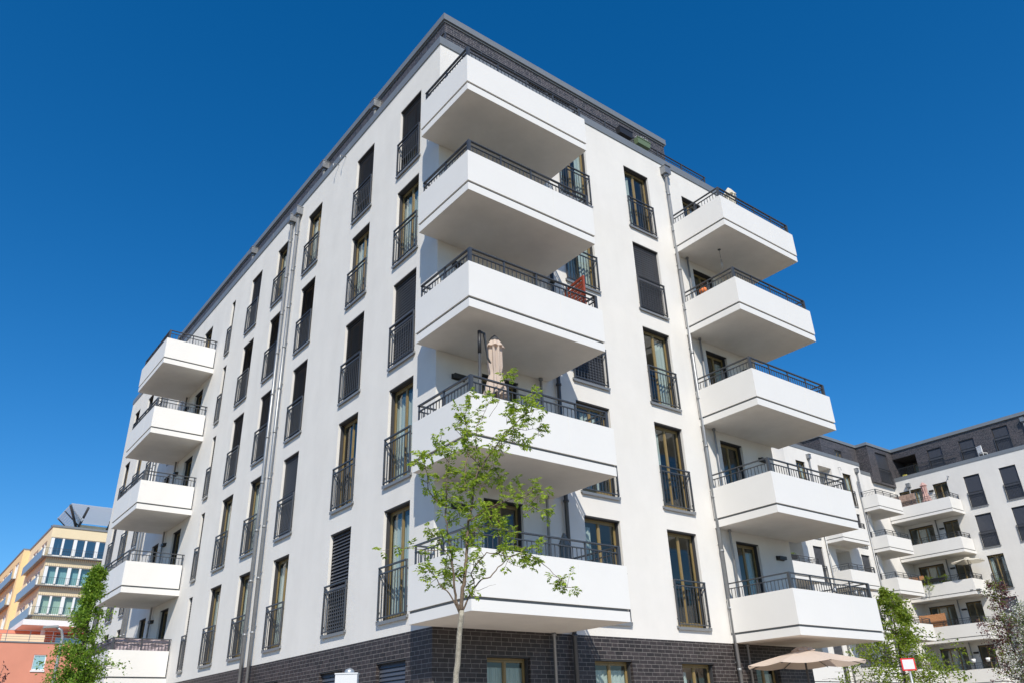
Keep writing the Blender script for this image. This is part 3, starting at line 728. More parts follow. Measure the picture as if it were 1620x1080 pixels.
for i in range(3):
    zt = 22.5-3.05*i; zb_ = zt-2.0
    f = MB(); x = YX+0.08; kx = 0
    f.box(YX+0.05, YY+0.12, zb_, 34, YY+0.25, zb_+0.12); f.box(YX+0.05, YY+0.12, zt-0.08, 34, YY+0.25, zt)
    while x < 33:
        f.box(x, YY+0.02, zb_+0.12, x+(0.34 if kx % 2 == 0 else 0.2), YY+0.28, zt-0.08); x += 1.13; kx += 1
    fo = f.build('window_band', M['whiteframe'], yb)
    p = MB(); p.quad((YX+0.05, YY+0.2, zb_), (34, YY+0.2, zb_), (34, YY+0.2, zt), (YX+0.05, YY+0.2, zt)); p.build('pane', M['darkglass'] if i == 0 else M['glass'], fo)
    c = MB(); c.box(YX+0.3, YY+0.45, zb_, 34 if i else 15, YY+0.5, zt)
    if i: c.build('blind', M['blind'] if i == 1 else M['blindg'], fo)
    for h_ in lh[2*i:2*i+2]:
        sidew = MB(); sp = MB()
        for yy in (h_[0], (h_[0]+h_[1])/2, h_[1]-0.2): sidew.box(YX+0.05, yy, h_[2], YX+0.25, yy+0.2, h_[3])
        for zz in (h_[2], h_[3]-0.1): sidew.box(YX+0.06, h_[0]+0.2, zz, YX+0.24, h_[1]-0.2, zz+0.1)
        sp.quad((YX+0.2, h_[1], h_[2]), (YX+0.2, h_[0], h_[2]), (YX+0.2, h_[0], h_[3]), (YX+0.2, h_[1], h_[3]))
        so_ = sidew.build('side_window', M['whiteframe'], yb); sp.build('pane', M['darkglass'], so_)
    for h_ in lh2[9*i:9*i+9]:
        sidew = MB(); sp = MB()
        for yy in (h_[0], h_[0]+1.3, h_[1]-0.3): sidew.box(YX-0.65, yy, h_[2], YX-0.45, yy+0.3, h_[3])
        for zz in (h_[2], h_[3]-0.1): sidew.box(YX-0.64, h_[0]+0.3, zz, YX-0.46, h_[1]-0.3, zz+0.1)
        sp.quad((YX-0.5, h_[1], h_[2]), (YX-0.5, h_[0], h_[2]), (YX-0.5, h_[0], h_[3]), (YX-0.5, h_[1], h_[3]))
        so_ = sidew.build('side_window', M['whiteframe'], yb); sp.build('pane', M['darkglass'], so_)
    zs_ = zb_-0.42
    s_ = MB(); s_.box(YX-0.5, YY-0.5, zs_+0.24, 34, YY-0.001, zs_+0.30); s_.box(YX-0.5, YY, zs_+0.24, YX-0.001, 98.2, zs_+0.30); s_.box(YX-1.2, 101, zs_+0.24, YX-0.701, 146, zs_+0.30)
    bo = s_.build('balcony', M['coping'], yb)
    r_ = MB(); r_.box(YX-0.5, YY-0.5, zs_+1.12, 34, YY-0.47, zs_+1.15); x = YX-0.5
    while x < 20: r_.box(x, YY-0.49, zs_-0.1, x+0.022, YY-0.475, zs_+1.12); x += 0.2
    r_.build('railing', M['rail'], bo)
    gq = MB(); gq.box(YX-0.55, YY-0.3, zs_+0.1, YX-0.51, 98.2, zs_+1.1); gq.box(YX-1.26, 101, zs_+0.1, YX-1.22, 146, zs_+1.1); gq.build('balustrade', M['grayglass'], bo)
b = MB(); b.box(YX+0.9, YY+0.55, 13.8, YX+1.0, 99, TOP-0.2); b.box(YX+1, YY+2.2, 13.8, 34, YY+2.3, TOP-0.2); b.box(YX+1, YY+0.6, 16.9, 34, YY+2.2, 17.1); b.box(YX+1, YY+0.6, 19.95, 34, YY+2.2, 20.1); b.build('interior', M['inner'], yb)
# roof canopy of slanted louvres on steel struts
b = MB(); 
for k_ in range(11):      # front slope rises outwards over the terrace, louvres with gaps
    t_ = k_/10; y = YY+3.1-3.5*t_; z = TOP+1.5+1.1*t_
    b.xbox((YX+1.2+12.5+1.6*(1-t_)*0.5, y, z), (12.5-1.6*(1-t_)*0.5, 0, 0), (0, 0.165, -0.055), (0, 0.005, 0.012))
for k_ in range(9):       # side slope towards the street
    t_ = k_/8; x = YX+2.7-1.5*t_
    b.xbox((x, YY+3.2+0.4*t_, TOP+1.15+1.35*t_), (0.085, 0, -0.07), (0, 3.6-0.0*t_, 0), (0.008, 0, 0.01))
b.build('roof_canopy', M['louvre'], yb)
for k_ in range(6):
    x = YX+2.7+k_*3.0; b = MB()
    b.tube([(x, YY+2.6, TOP+0.2), (x+0.3, YY-0.35, TOP+2.42)], 0.14, 8); b.tube([(x, YY+0.9, TOP+0.2), (x, YY+1.0, TOP+1.5)], 0.04, 8); b.build('canopy_strut', M['rail'], yb)
b = MB(); b.tube([(YX+2.9, YY+2.8, TOP+0.2), (YX+1.15, YY-0.35, TOP+2.5)], 0.15, 8); b.build('canopy_strut', M['rail'], yb)
for k_ in range(3):
    y = YY+2.5+k_*4; b = MB(); b.tube([(YX+2.9, y, TOP+0.9), (YX+1.1, y, TOP+2.45)], 0.07, 8); b.build('canopy_strut', M['rail'], yb)
b = MB(); b.box(YX+3.0, YY+2.9, TOP+0.2, 32, YY+9, TOP+1.2); b.build('penthouse', M['yellow'], yb)
b = MB(); facade(b, 'y', YY+4.0, -1.5, 34, 11.2, 13.2, [(YX+3.2, YX+6.2, 11.3, 13.0), (YX+8, YX+12, 11.3, 13.0)], depth=0.2); b.build('ground_wall', M['red'], yb)
b = MB(); b.box(YX+3.0, YY+4.22, 11.2, YX+12.2, YY+4.3, 13.1); b.build('terrace_glazing', M['darkglass'], yb)
for x in (YX+1.4, YX+7.4):
    b = MB(); b.tube([(x, YY+0.8, 11.1), (x, YY+0.8, 13.2)], 0.22, 12); b.build('column', M['whiteframe'], yb)
b = MB(); b.box(YX-2.6, YY-2.4, 11.16, YX+1.2, YY-2.2, 12.1); b.build('terrace_wall', M['yellow'], yb)

RY = 80.0
rb = thing('low_building', 'terracotta red plastered low block with a roof terrace, under the yellow office building', 'building')
b = MB(); facade(b, 'y', RY, -45, 34, 0, 11.0, [(4.75, 5.85, 8.55, 9.95), (-3.5, -2.4, 8.55, 9.95), (13, 14.1, 8.55, 9.95)], depth=0.12)
b.quad((-45, RY, 0), (-45, 140, 0), (-45, 140, 11), (-45, RY, 11)); b.quad((-45, RY, 11), (34, RY, 11), (34, 140, 11), (-45, 140, 11)); b.build('wall', M['red'], rb)
for x in (5.3, -2.95, 13.55):
    b = MB(); b.box(x-0.55, RY+0.04, 8.55, x-0.47, RY+0.11, 9.95); b.box(x+0.47, RY+0.04, 8.55, x+0.55, RY+0.11, 9.95); b.box(x-0.47, RY+0.04, 9.87, x+0.47, RY+0.11, 9.95); b.box(x-0.47, RY+0.04, 8.55, x+0.47, RY+0.11, 8.65); b.box(x-0.62, RY-0.08, 8.4, x+0.62, RY-0.002, 8.54)
    wo = b.build('window', M['whiteframe'], rb); b = MB(); b.quad((x-0.5, RY+0.09, 8.6), (x+0.5, RY+0.09, 8.6), (x+0.5, RY+0.09, 9.9), (x-0.5, RY+0.09, 9.9)); b.build('pane', M['blind'], wo)
b = MB(); b.box(-45, RY-0.06, 11.0, 34, RY+0.4, 11.12); b.build('coping', M['coping'], rb)
b = MB(); x = -20
while x < 20: b.box(x, RY+0.1, 11.12, x+0.05, RY+0.15, 12.15); x += 2.0
for z in (11.35, 11.58, 11.81, 12.15): b.box(-20, RY+0.08, z-0.03, 20, RY+0.1, z)
b.build('terrace_railing', M['coping'], rb)

# ================================================================== TREES
M['bark'] = mat('birch_grey_bark', (0.33, 0.30, 0.24), 0.9, bump=0.8, bscale=60, var=0.45, vscale=9)
M['bark2'] = mat('brown_bark', (0.10, 0.075, 0.055), 0.9, bump=0.6, bscale=50, var=0.3, vscale=8)
M['bark3'] = mat('warm_bark', (0.17, 0.125, 0.09), 0.9, bump=0.6, bscale=60, var=0.4, vscale=10)
M['leafA'] = leaf_mat('young_leaf', (0.12, 0.20, 0.02), (0.36, 0.48, 0.055), 0.48)
M['leafB'] = leaf_mat('deep_leaf', (0.07, 0.16, 0.015), (0.25, 0.38, 0.04), 0.42)
M['leafC'] = leaf_mat('fresh_leaf', (0.11, 0.18, 0.015), (0.27, 0.35, 0.04), 0.45)
M['leafP'] = leaf_mat('purple_leaf', (0.07, 0.025, 0.03), (0.20, 0.08, 0.08), 0.3)
M['blossom'] = leaf_mat('white_blossom', (0.60, 0.60, 0.54), (0.8, 0.8, 0.76), 0.25)
M['leafG'] = leaf_mat('grey_green_leaf', (0.08, 0.13, 0.03), (0.2, 0.26, 0.07), 0.35)

def leaf(b, p, d, up, L, W):
    d = d.normalized(); s_ = d.cross(up)
    if s_.length < 1e-4: s_ = d.cross(Vector((1, 0, 0.3)))
    s_.normalize(); n_ = s_.cross(d)
    tip = p+d*L-n_*L*0.12; mid = p+d*L*0.45
    a = mid+s_*W*0.5+n_*W*0.14; c = mid-s_*W*0.5+n_*W*0.14
    k0 = len(b.v); b.v += [tuple(p), tuple(a), tuple(tip), tuple(c)]
    b.f += [(k0, k0+1, k0+2), (k0, k0+2, k0+3)]; b.m += [b.mi]*2; b.sm += [False]*2
def rdir(rnd, z=0.0):
    while True:
        v = Vector((rnd.uniform(-1, 1), rnd.uniform(-1, 1), rnd.uniform(-1, 1)))
        if 0.05 < v.length < 1: return (v.normalized()+Vector((0, 0, z))).normalized()
def tuft(b, rnd, p, d, n, L, W, spread):
    for _ in range(n):
        q = p+rdir(rnd)*spread*rnd.random()
        dd = (d*0.5+rdir(rnd, -0.1)).normalized()
        leaf(b, q, dd, rdir(rnd, 1.2), L*rnd.uniform(0.6, 1.15), W*rnd.uniform(0.7, 1.15))
def pinnate(b, rnd, p, d, n, L, W):
    """compound leaf: leaflets in pairs along a short drooping stalk"""
    d = d.normalized(); q = Vector(p); side = d.cross(Vector((0, 0, 1)))
    if side.length < 0.1: side = Vector((1, 0, 0))
    side.normalize(); st = L*0.55
    for i in range(n):
        d = (d+Vector((0, 0, -0.16))).normalized(); q = q+d*st
        for s_ in (-1, 1): leaf(b, q, (side*s_*0.9+d*0.6+rdir(rnd)*0.18), Vector((0, 0, 1))+rdir(rnd)*0.5, L*rnd.uniform(0.8, 1.1), W)
    leaf(b, q, d, Vector((0, 0, 1)), L, W)

def finish_tree(name, label, cat, base, tb, lbs, barkm, group=None):
    t = thing(name, label, cat, base, 0, group)
    off = Vector(base)
    def loc(b): b.v = [(v[0]-off.x, v[1]-off.y, v[2]-off.z) for v in b.v]; return b
    loc(tb).build('trunk', barkm, t)
    for nm, lb, m in lbs: loc(lb).build(nm, m, t)
    return t

# --- young tree in front of the corner: limbs follow their real courses, at about 10 m
D0 = 9.6
rnd = random.Random(11)
K = 5.0625
def c1(x, y): return (600+x/K, 570+y/K)
def c2(x, y): return (600+x/K, 760+y/K)
limbs = [
    ([(718,1160),(721,1085),(725,1030),(728,990),(730,965)], 0.036, 0.030, 0.0, 0),
    ([(730,965),c2(665,880),c2(682,800),c2(692,700),c2(697,590),c2(700,470),c2(712,330),c2(735,230),c2(755,80),c1(758,960),c1(792,900),c1(850,800),c1(930,690),c1(1040,550),c1(1150,440),c1(1225,395),c1(1280,388)], 0.036, 0.004, 0.10, 1),
    ([(729,967),c2(612,950),c2(600,850),c2(590,700),c2(572,560),c2(545,400),c2(530,250),c2(540,100),c1(535,1060),c1(540,900),c1(560,780),c1(590,690)], 0.024, 0.004, -0.5, 1),
    ([c2(684,830),c2(600,740),c2(560,600),c2(480,500),c2(420,420)], 0.016, 0.004, 0.6, 0),
    ([(728,972),c2(560,900),c2(490,840),c2(460,780),c2(400,710),c2(378,690)], 0.014, 0.003, -0.3, 0),
    ([(731,968),c2(740,890),c2(790,820),c2(830,782),c2(890,770),c2(950,690),c2(1040,615),c2(1130,580),c2(1230,600),c2(1330,680),c2(1430,770),c2(1490,845),c2(1550,855)], 0.016, 0.003, 0.7, 1),
    ([c2(694,850),c2(760,815),c2(735,740),c2(800,640),c2(860,572),c2(950,580),c2(1010,612),c2(1090,590),c2(1180,545),c2(1260,515)], 0.014, 0.003, -0.6, 1),
    ([c2(1020,640),c2(1100,680),c2(1160,690),c2(1210,688)], 0.004, 0.0015, 0.5, 2),
    ([c2(590,560),c2(480,550),c2(380,560),c2(270,535),c2(130,540),c2(20,560)], 0.009, 0.002, -0.5, 2),
    ([c2(770,880),c2(860,850),c2(935,825)], 0.005, 0.0015, 0.3, 3),
    ([c2(710,330),c2(790,270),c2(850,230),c2(930,190),c2(1040,150),c2(1150,130),c2(1230,100),c2(1320,75)], 0.013, 0.002, -0.5, 1),
    ([c2(1130,150),c2(1200,195),c2(1260,225),c2(1320,240)], 0.006, 0.002, -0.4, 1),
    ([c2(530,200),c2(450,150),c2(390,60),c1(380,890),c1(355,800),c1(325,745)], 0.012, 0.002, -0.7, 1),
    ([c1(690,1040),c1(690,850),c1(712,700),c1(700,560),c1(680,440),c1(720,340),c1(740,280)], 0.014, 0.002, 0.4, 1),
    ([c1(770,960),c1(800,820),c1(770,640),c1(780,520),c1(850,400),c1(890,310)], 0.013, 0.002, 0.2, 1),
    ([c1(1040,545),c1(1100,540),c1(1180,555),c1(1250,545),c1(1310,525)], 0.007, 0.002, 0.3, 1),
    ([c1(930,690),c1(1010,660),c1(1090,655),c1(1180,655)], 0.005, 0.002, 0.2, 1),
    ([c1(712,740),c1(790,830),c1(800,880)], 0.009, 0.007, 0.2, 1),
    ([c1(560,820),c1(490,720),c1(480,660)], 0.007, 0.002, -0.4, 1),
    ([c1(700,640),c1(620,560),c1(640,480)], 0.007, 0.002, 0.3, 1),
    ([c1(860,880),c1(930,860),c1(1010,1040),c1(1090,950)], 0.004, 0.002, 0.5, 1),
    ([c2(560,330),c2(640,300),c2(660,180),c2(640,60)], 0.008, 0.002, 0.5, 1),
    ([c2(706,450),c2(760,420),c2(800,330),c2(870,290),c2(980,300)], 0.009, 0.002, 0.6, 1),
    ([c2(740,520),c2(770,400),c2(850,350),c2(1000,380),c2(1060,400)], 0.009, 0.002, 0.8, 1),
    ([c1(800,1000),c1(900,960),c1(950,940)], 0.007, 0.002, 0.3, 1),
    ([c1(1020,500),c1(1060,400),c1(1100,360)], 0.004, 0.002, 0.1, 1),
    ([c1(1170,430),c1(1190,330),c1(1240,260)], 0.004, 0.002, 0.15, 1),
    ([c1(880,450),c1(960,320),c1(1000,180),c1(1040,100)], 0.004, 0.002, -0.2, 4),
    ([c2(640,760),c2(560,700),c2(500,760),c2(540,820)], 0.006, 0.002, 0.4, 1),
]
tb = MB(); lb = MB(); br = MB()
for li, (pts, r0, r1, dr, dens) in enumerate(limbs):
    P3 = []
    for i, (px, py) in enumerate(pts):
        t_ = i/(len(pts)-1)
        base_d = D0 if li in (0, 1) else D0
        P3.append(at_d(px, py, base_d+dr*t_+0.0))
    # subdivide with slight crookedness
    Q = [P3[0]]
    for i in range(len(P3)-1):
        for k_ in (1, 2, 3):
            q_ = P3[i].lerp(P3[i+1], k_/3)
            if k_ < 3: q_ = q_+rdir(rnd)*0.008
            Q.append(q_)
    rad = [r0+(r1-r0)*(i/(len(Q)-1))**0.8 for i in range(len(Q))]
    (br if li else tb).tube(Q, [v*0.72 for v in rad] if li else rad, 9 if r0 > 0.01 else 6)
    if dens in (1, 2, 0, 4) and li > 0:
        n = len(Q)
        for i in range(n):
            t_ = i/(n-1)
            if li in (1, 2) and t_ < 0.22: continue
            if dens == 0 and t_ < 0.6: continue
            if dens == 4 and t_ < 0.7: continue
            if li == 5 and t_ < 0.5: continue
            if dens == 2 and rnd.random() > 0.3: continue
            if rnd.random() > (0.86 if r0 > 0.01 else 0.92): continue
            # short spur with a whorl of compound leaves
            for _ in range(1 if dens == 2 else rnd.choice((1, 1, 1, 2))):
                d = rdir(rnd, 0.35); L = rnd.uniform(0.03, 0.19)*(0.6 if dens == 2 else 1)
                e = Q[i]+d*L
                br.tube([Q[i], Q[i]+d*L*0.5+rdir(rnd)*0.01, e], [0.004, 0.003, 0.0018], 4)
                for _2 in range(rnd.randint(3, 5)):
                    pinnate(lb, rnd, e-d*L*rnd.random()*0.4, (d*0.3+rdir(rnd, 0.1)), rnd.randint(2, 3), rnd.uniform(0.036, 0.056), 0.029)
        d = (Q[-1]-Q[-2]).normalized()
        for _2 in range(5 if dens != 2 else 3): pinnate(lb, rnd, Q[-1], d*0.7+rdir(rnd, 0.1), 3, 0.055, 0.032)
base = at_d(718, 1160, D0); tb.tube([Vector((base.x, base.y, 0.1)), base], [0.045, 0.036], 12)
finish_tree('young_tree', 'slender young tree with pale trunk and sparse light green leaves before the building corner', 'tree', (base.x, base.y, 0.1), tb, [('branches', br, M['bark3']), ('crown', lb, M['leafA'])], M['bark'])

def leafy_tree(name, label, base, height, trunk_h, radius_fn, nl, L, W, leafm, barkm, seed, tiers=False, extra=None, r0=0.09, cluster=16):
    rnd = random.Random(seed); tb = MB(); lb = MB(); xb = MB()
    bx, by, bz = base
    top = Vector((bx+rnd.uniform(-.1, .1), by, bz+height))
    stem = [Vector((bx, by, bz))]
    for i in range(1, 9): stem.append(Vector((bx, by, bz)).lerp(top, i/8)+Vector((rnd.uniform(-1, 1), rnd.uniform(-1, 1), 0))*0.06)
    tb.tube(stem, [r0*(1-0.9*i/8) for i in range(9)], 10)
    nb = nl//cluster//5
    for i in range(nb):
        t_ = trunk_h+(1-trunk_h)*(rnd.random()**(1.25 if tiers else 0.9))
        k_ = min(7, int(t_*8)); s_ = stem[k_].lerp(stem[k_+1], t_*8-k_)
        rad = radius_fn(t_)*rnd.uniform(0.42, 1.25); a = rnd.uniform(0, 2*math.pi)
        rise = rnd.uniform(0.15, 0.7) if not tiers else rnd.uniform(-0.02, 0.14)
        d = Vector((math.cos(a), math.sin(a), rise)); d.normalize()
        e = s_+d*rad
        m1 = s_.lerp(e, 0.5)+rdir(rnd)*0.08
        tb.tube([s_, m1, e], [r0*0.22*(1-t_*0.6), r0*0.12*(1-t_*.5), 0.004], 5)
        for j in range(5):
            u = rnd.uniform(0.35, 1.05); p = (s_.lerp(m1, u*2) if u < 0.5 else m1.lerp(e, min(1.1, (u-0.5)*2)))
            p = p+rdir(rnd)*rad*0.16*(Vector((1, 1, 0.4)).length/1.5)
            B_ = lb
            if extra and rnd.random() < extra[1]: B_ = xb
            tuft(B_, rnd, p, d, cluster, L, W, 0.17+0.1*rad*0.5)
    lbs = [('crown', lb, leafm)]
    if extra: lbs.append((extra[0], xb, extra[2]))
    return finish_tree(name, label, 'tree', base, tb, lbs, barkm)

leafy_tree('street_tree', 'dense green conical tree at lower left beside the far balconies', (-3.70, 11.5, 0.1), 5.95, 0.2,
           lambda t: 1.42*(1-t)**0.9+0.10, 17500, 0.08, 0.05, M['leafB'], M['bark2'], 3, cluster=18)
leafy_tree('courtyard_tree', 'layered bright green tree in the courtyard behind the red bordered sign', (22.7, 2.9, 0.1), 6.1, 0.3,
           lambda t: min(2.4, 4.6*(1-t))+0.12, 11000, 0.11, 0.075, M['leafC'], M['bark2'], 8, tiers=True, cluster=14)
leafy_tree('blossom_tree', 'white blossoming shrub tree at the lower right corner of the view', (20.1, -3.0, 0.1), 4.5, 0.2,
           lambda t: 1.35*(1-t)**0.5+0.25, 28000, 0.055, 0.042, M['leafG'], M['bark2'], 5, extra=('blossom', 0.55, M['blossom']), cluster=9)
leafy_tree('copper_tree', 'dark purple leaved tree behind the white blossom at lower right', (23.0, -0.9, 0.1), 5.7, 0.25,
           lambda t: 1.1*(1-t)**0.6+0.2, 7000, 0.07, 0.05, M['leafP'], M['bark2'], 6, extra=('green_shoots', 0.25, M['leafC']), cluster=10)
# a few dark red twigs entering at the lower left
rnd = random.Random(4); tb = MB(); lb = MB(); D = 16
root = at_d(-70, 1180, D); tb.tube([Vector((root.x, root.y, 0.1)), root], [0.05, 0.03], 8)
for e in [(8,1050),(12,1066),(-10,1040),(4,1078),(-40,1060),(-60,1030),(-90,1040),(-30,1085)]:
    p = at_d(e[0], e[1], D+rnd.uniform(-.3, .3)); m_ = root.lerp(p, 0.5)+rdir(rnd)*0.1
    tb.tube([root, m_, p], [0.014, 0.008, 0.003], 5)
    for _ in range(9): tuft(lb, rnd, m_.lerp(p, rnd.uniform(0.3, 1.05)), (p-m_).normalized(), 4, 0.06, 0.03, 0.07)
finish_tree('copper_shrub', 'sparse dark red leaved twigs at the lower left edge', 'shrub', (root.x, root.y, 0.1), tb, [('foliage', lb, M['leafP'])], M['bark2'])

# ================================================================== STREET FURNITURE
M['redpaint'] = mat('red_paint', (0.62, 0.02, 0.02), 0.4)
M['signwhite'] = mat('sign_white', (0.62, 0.63, 0.64), 0.5)
M['galv'] = mat('galvanised_steel', (0.42, 0.44, 0.45), 0.4, 0.6, var=0.1, vscale=10)
p = at_d(1437, 1050, 22.0)
t = thing('street_sign', 'blank white rectangular sign with red border on a grey pole at lower right', 'sign', (p.x, p.y, 0.12), math.atan2(CAM.y-p.y, CAM.x-p.x)+math.pi/2+0.25)
zz = p.z-0.12
b = MB(); b.tube([(0, 0.03, 0), (0, 0.03, zz+0.12)], 0.03, 12); b.build('pole', M['galv'], t)
b = MB(); b.box(-0.155, -0.012, zz-0.135, 0.155, 0.0, zz+0.135); b.build('border', M['redpaint'], t)
b = MB(); b.box(-0.125, -0.0155, zz-0.105, 0.125, -0.0125, zz+0.105); b.build('sign_face', M['signwhite'], t)
p = at_d(549, 1070, 8.0)
t = thing('control_cabinet', 'pale grey metal box with small domed cap before the brick base', 'box', (p.x, p.y, 0.12), -0.6)
b = MB(); zt = p.z-0.10; b.box(-0.10, -0.06, zt-0.75, 0.10, 0.06, zt); b.box(-0.105, -0.065, zt+0.0005, 0.105, 0.065, zt+0.012); b.build('cabinet', M['signwhite'], t)
b = MB(); b.lathe((0.02, 0, zt+0.0125), [(0.045, 0), (0.045, 0.015), (0.035, 0.032), (0.0, 0.045)], 16); b.build('cap', M['galv'], t)
b = MB(); b.tube([(0, 0, 0), (0, 0, zt-0.76)], 0.04, 12); b.build('post', M['galv'], t)
p = at_d(92, 1040, 47.0); q = at_d(80, 991, 47.0)
t = thing('street_lamp', 'slim curved grey street lamp before the terracotta red wall', 'street lamp', (p.x, p.y, 0.0), 0)
H = q.z; b = MB()
dx = (q-p).x; pts = [(0, 0, 0), (0, 0, H-0.9), (0.0, 0, H-0.45), (-0.12, 0, H-0.14), (-0.38, 0, H)]
b.tube(pts, [0.10, 0.075, 0.07, 0.065, 0.06], 12); b.build('pole', M['galv'], t)
b = MB(); b.xbox((-0.62, 0, H+0.0), (0.32, 0, 0.03), (0, 0.11, 0), (0, 0, 0.05)); b.build('lamp_head', M['galv'], t)

# ================================================================== PARASOLS AND BALCONY THINGS
M['beige'] = cloth_mat('beige_canvas', (0.74, 0.62, 0.53), 0.4)
M['cream'] = cloth_mat('cream_canvas', (0.74, 0.70, 0.60), 0.35)
M['pink'] = cloth_mat('pink_canvas', (0.58, 0.38, 0.34), 0.25)
M['bamboo'] = mat('bamboo_mat', (0.50, 0.24, 0.11), 0.8, var=0.35, vscale=14, bump=0.5)
M['bamboo2'] = mat('weathered_boards', (0.36, 0.25, 0.20), 0.8, var=0.4, vscale=6, bump=0.5)
M['teak'] = mat('red_teak', (0.30, 0.055, 0.025), 0.5, var=0.25, vscale=8)
M['lilac'] = cloth_mat('lilac_fabric', (0.50, 0.42, 0.44), 0.2)
M['orange'] = mat('orange_paper', (0.75, 0.20, 0.05), 0.7)
M['greenbox'] = mat('green_planter', (0.13, 0.18, 0.10), 0.5)
M['blackbox'] = mat('black_planter', (0.02, 0.02, 0.023), 0.5)
M['yellowp'] = mat('yellow_plastic', (0.7, 0.6, 0.08), 0.5)

def open_parasol(name, label, loc, rad, height, drop, m, group='parasols on the balconies and terraces', n=8):
    t = thing(name, label, 'parasol', loc, 0.2, group)
    b = MB(); seg = n*6
    rows = [(0.03, 0.0), (0.10, -0.02), (0.30, -0.1), (0.55, -0.42*drop/0.45*1.0), (0.8, -0.72*drop), (1.0, -drop)]
    prof = [0.02, 0.12, 0.35, 0.6, 0.82, 1.0]
    vs = []
    base_ = len(b.v)
    for j, u in enumerate(prof):
        for k_ in range(seg):
            a = 2*math.pi*k_/seg; ph = (k_ % 6)/6; sag = math.sin(math.pi*ph)
            r_ = rad*u*(1-0.07*sag*u); z = height-drop*u**1.15-0.05*sag*u*u*(1 if u < 1 else 1)
            b.v.append((r_*math.cos(a), r_*math.sin(a), z))
    for j in range(len(prof)-1):
        for k_ in range(seg):
            a0 = base_+j*seg+k_; a1 = base_+j*seg+(k_+1) % seg; b.f.append((a0, a1, a1+seg, a0+seg)); b.m.append(0); b.sm.append(False)
    # vent cap
    k0 = len(b.v)
    for u, z in ((0.0, 0.075), (0.12, 0.055), (0.21, -0.02)):
        for k_ in range(seg):
            a = 2*math.pi*k_/seg; sag = math.sin(math.pi*(k_ % 6)/6); b.v.append((rad*u*(1-0.1*sag)*math.cos(a), rad*u*(1-0.1*sag)*math.sin(a), height+z-0.02*sag))
    for j in range(2):
        for k_ in range(seg):
            a0 = k0+j*seg+k_; a1 = k0+j*seg+(k_+1) % seg; b.f.append((a0, a1, a1+seg, a0+seg)); b.m.append(0); b.sm.append(False)
    b.build('canopy', m, t)
    b = MB(); b.tube([(0, 0, 0), (0, 0, height-0.04)], 0.025, 12); b.build('pole', M['rail'], t)
    for k_ in range(n):
        a = 2*math.pi*k_/n; b = MB(); b.tube([(0.02*math.cos(a), 0.02*math.sin(a), height-0.05), (rad*0.6*math.cos(a), rad*0.6*math.sin(a), height-drop*0.556-0.03), (rad*0.985*math.cos(a), rad*0.985*math.sin(a), height-drop-0.02)], 0.009, 6); b.build('rib', M['rail'], t)
    b = MB(); b.box(-0.3, -0.3, 0.0, 0.3, 0.3, 0.06); b.build('base', M['joint'], t)
    return t
def closed_parasol(label, loc, zb_, zt_, m, rmax=0.2, lean=0.0, waist=0.42, cap=True, flare=1.0, group='parasols on the balconies and terraces', arm=None):
    t = thing('closed_parasol', label, 'parasol', loc, 0, group)
    H = zt_-zb_; b = MB()
    def wob(a, j): return 1+0.22*math.sin(a*8+0.4*j)
    prof = [(rmax*1.25*flare, 0.0), (rmax*1.05, 0.10*H), (rmax*0.62, waist*H-0.02), (rmax*0.58, waist*H+0.02), (rmax*0.72, (waist+0.12)*H), (rmax*0.7, 0.8*H), (rmax*0.66, 0.85*H)]
    b.lathe((0, 0, zb_), prof, 64, wob)
    def wob2(a, j): return 1+(0.15 if j == 0 else 0.06)*math.sin(a*8)
    b.lathe((0, 0, zb_), [(rmax*1.0, 0.80*H), (rmax*0.8, 0.86*H), (rmax*0.45, 0.94*H), (0.02, H)], 64, wob2)
    b.build('canopy', m, t)
    if cap:
        b = MB(); b.lathe((0, 0, zb_), [(rmax*0.66, 0.90*H+0.01), (rmax*0.45, 0.955*H+0.012), (0.0, H+0.03)], 24); b.build('cap', M['rail'], t)
    b = MB(); b.tube([(0, 0, 0), (0, 0, zb_+0.2)], 0.02, 10); b.build('pole', M['rail'], t)
    if arm:
        b = MB(); a = arm; b.tube([(a[0], a[1], 0), (a[0], a[1], a[2]-0.5)], 0.028, 12); b.mi = 1; b.tube([(a[0], a[1], a[2]-0.5), (a[0], a[1], a[2])], 0.037, 12); b.mi = 0
        b.tube([(a[0], a[1], a[2]-0.02), (a[0]+0.12, a[1], a[2]-0.03), (a[0]+0.2, a[1], a[2]-0.55), (0.0-0.05, 0, zb_+0.45*H)], [0.03, 0.03, 0.022, 0.02], 10)
        b.build('mast', [M['rail'], M['blackbox']], t)
    return t
fl = lambda i: FL[i]+0.262
# open beige parasol by the ground floor terrace
open_parasol('parasol', 'large open beige parasol on the ground before the brick base at right', (9.62, -1.5, 0.12), 1.42, 3.07, 0.32, M['beige'])
closed_parasol('closed beige parasol with dark cap on the corner balcony, beside its black mast', (0.36, -1.68, fl(1)), 1.0, 2.36, M['beige'], 0.185, arm=(-0.40, -0.02, 2.36), waist=0.36)
closed_parasol('small closed cream parasol on the topmost balcony of the right stack', (11.0, -1.0, fl(4)), 0.9, 2.66, M['cream'], 0.21, cap=False)
pk = at_x(1468, 795, 52.3)
closed_parasol('closed pink parasol on the topmost courtyard balcony', (52.3, pk.y, fl(4)), 0.95, 2.45, M['pink'], 0.25, cap=False)
pw = at_x(1535, 900, 51.9)
open_parasol('parasol', 'open cream parasol above a courtyard balcony railing', (51.9, pw.y, fl(2)), 1.12, 2.2, 0.24, M['cream'], n=6)

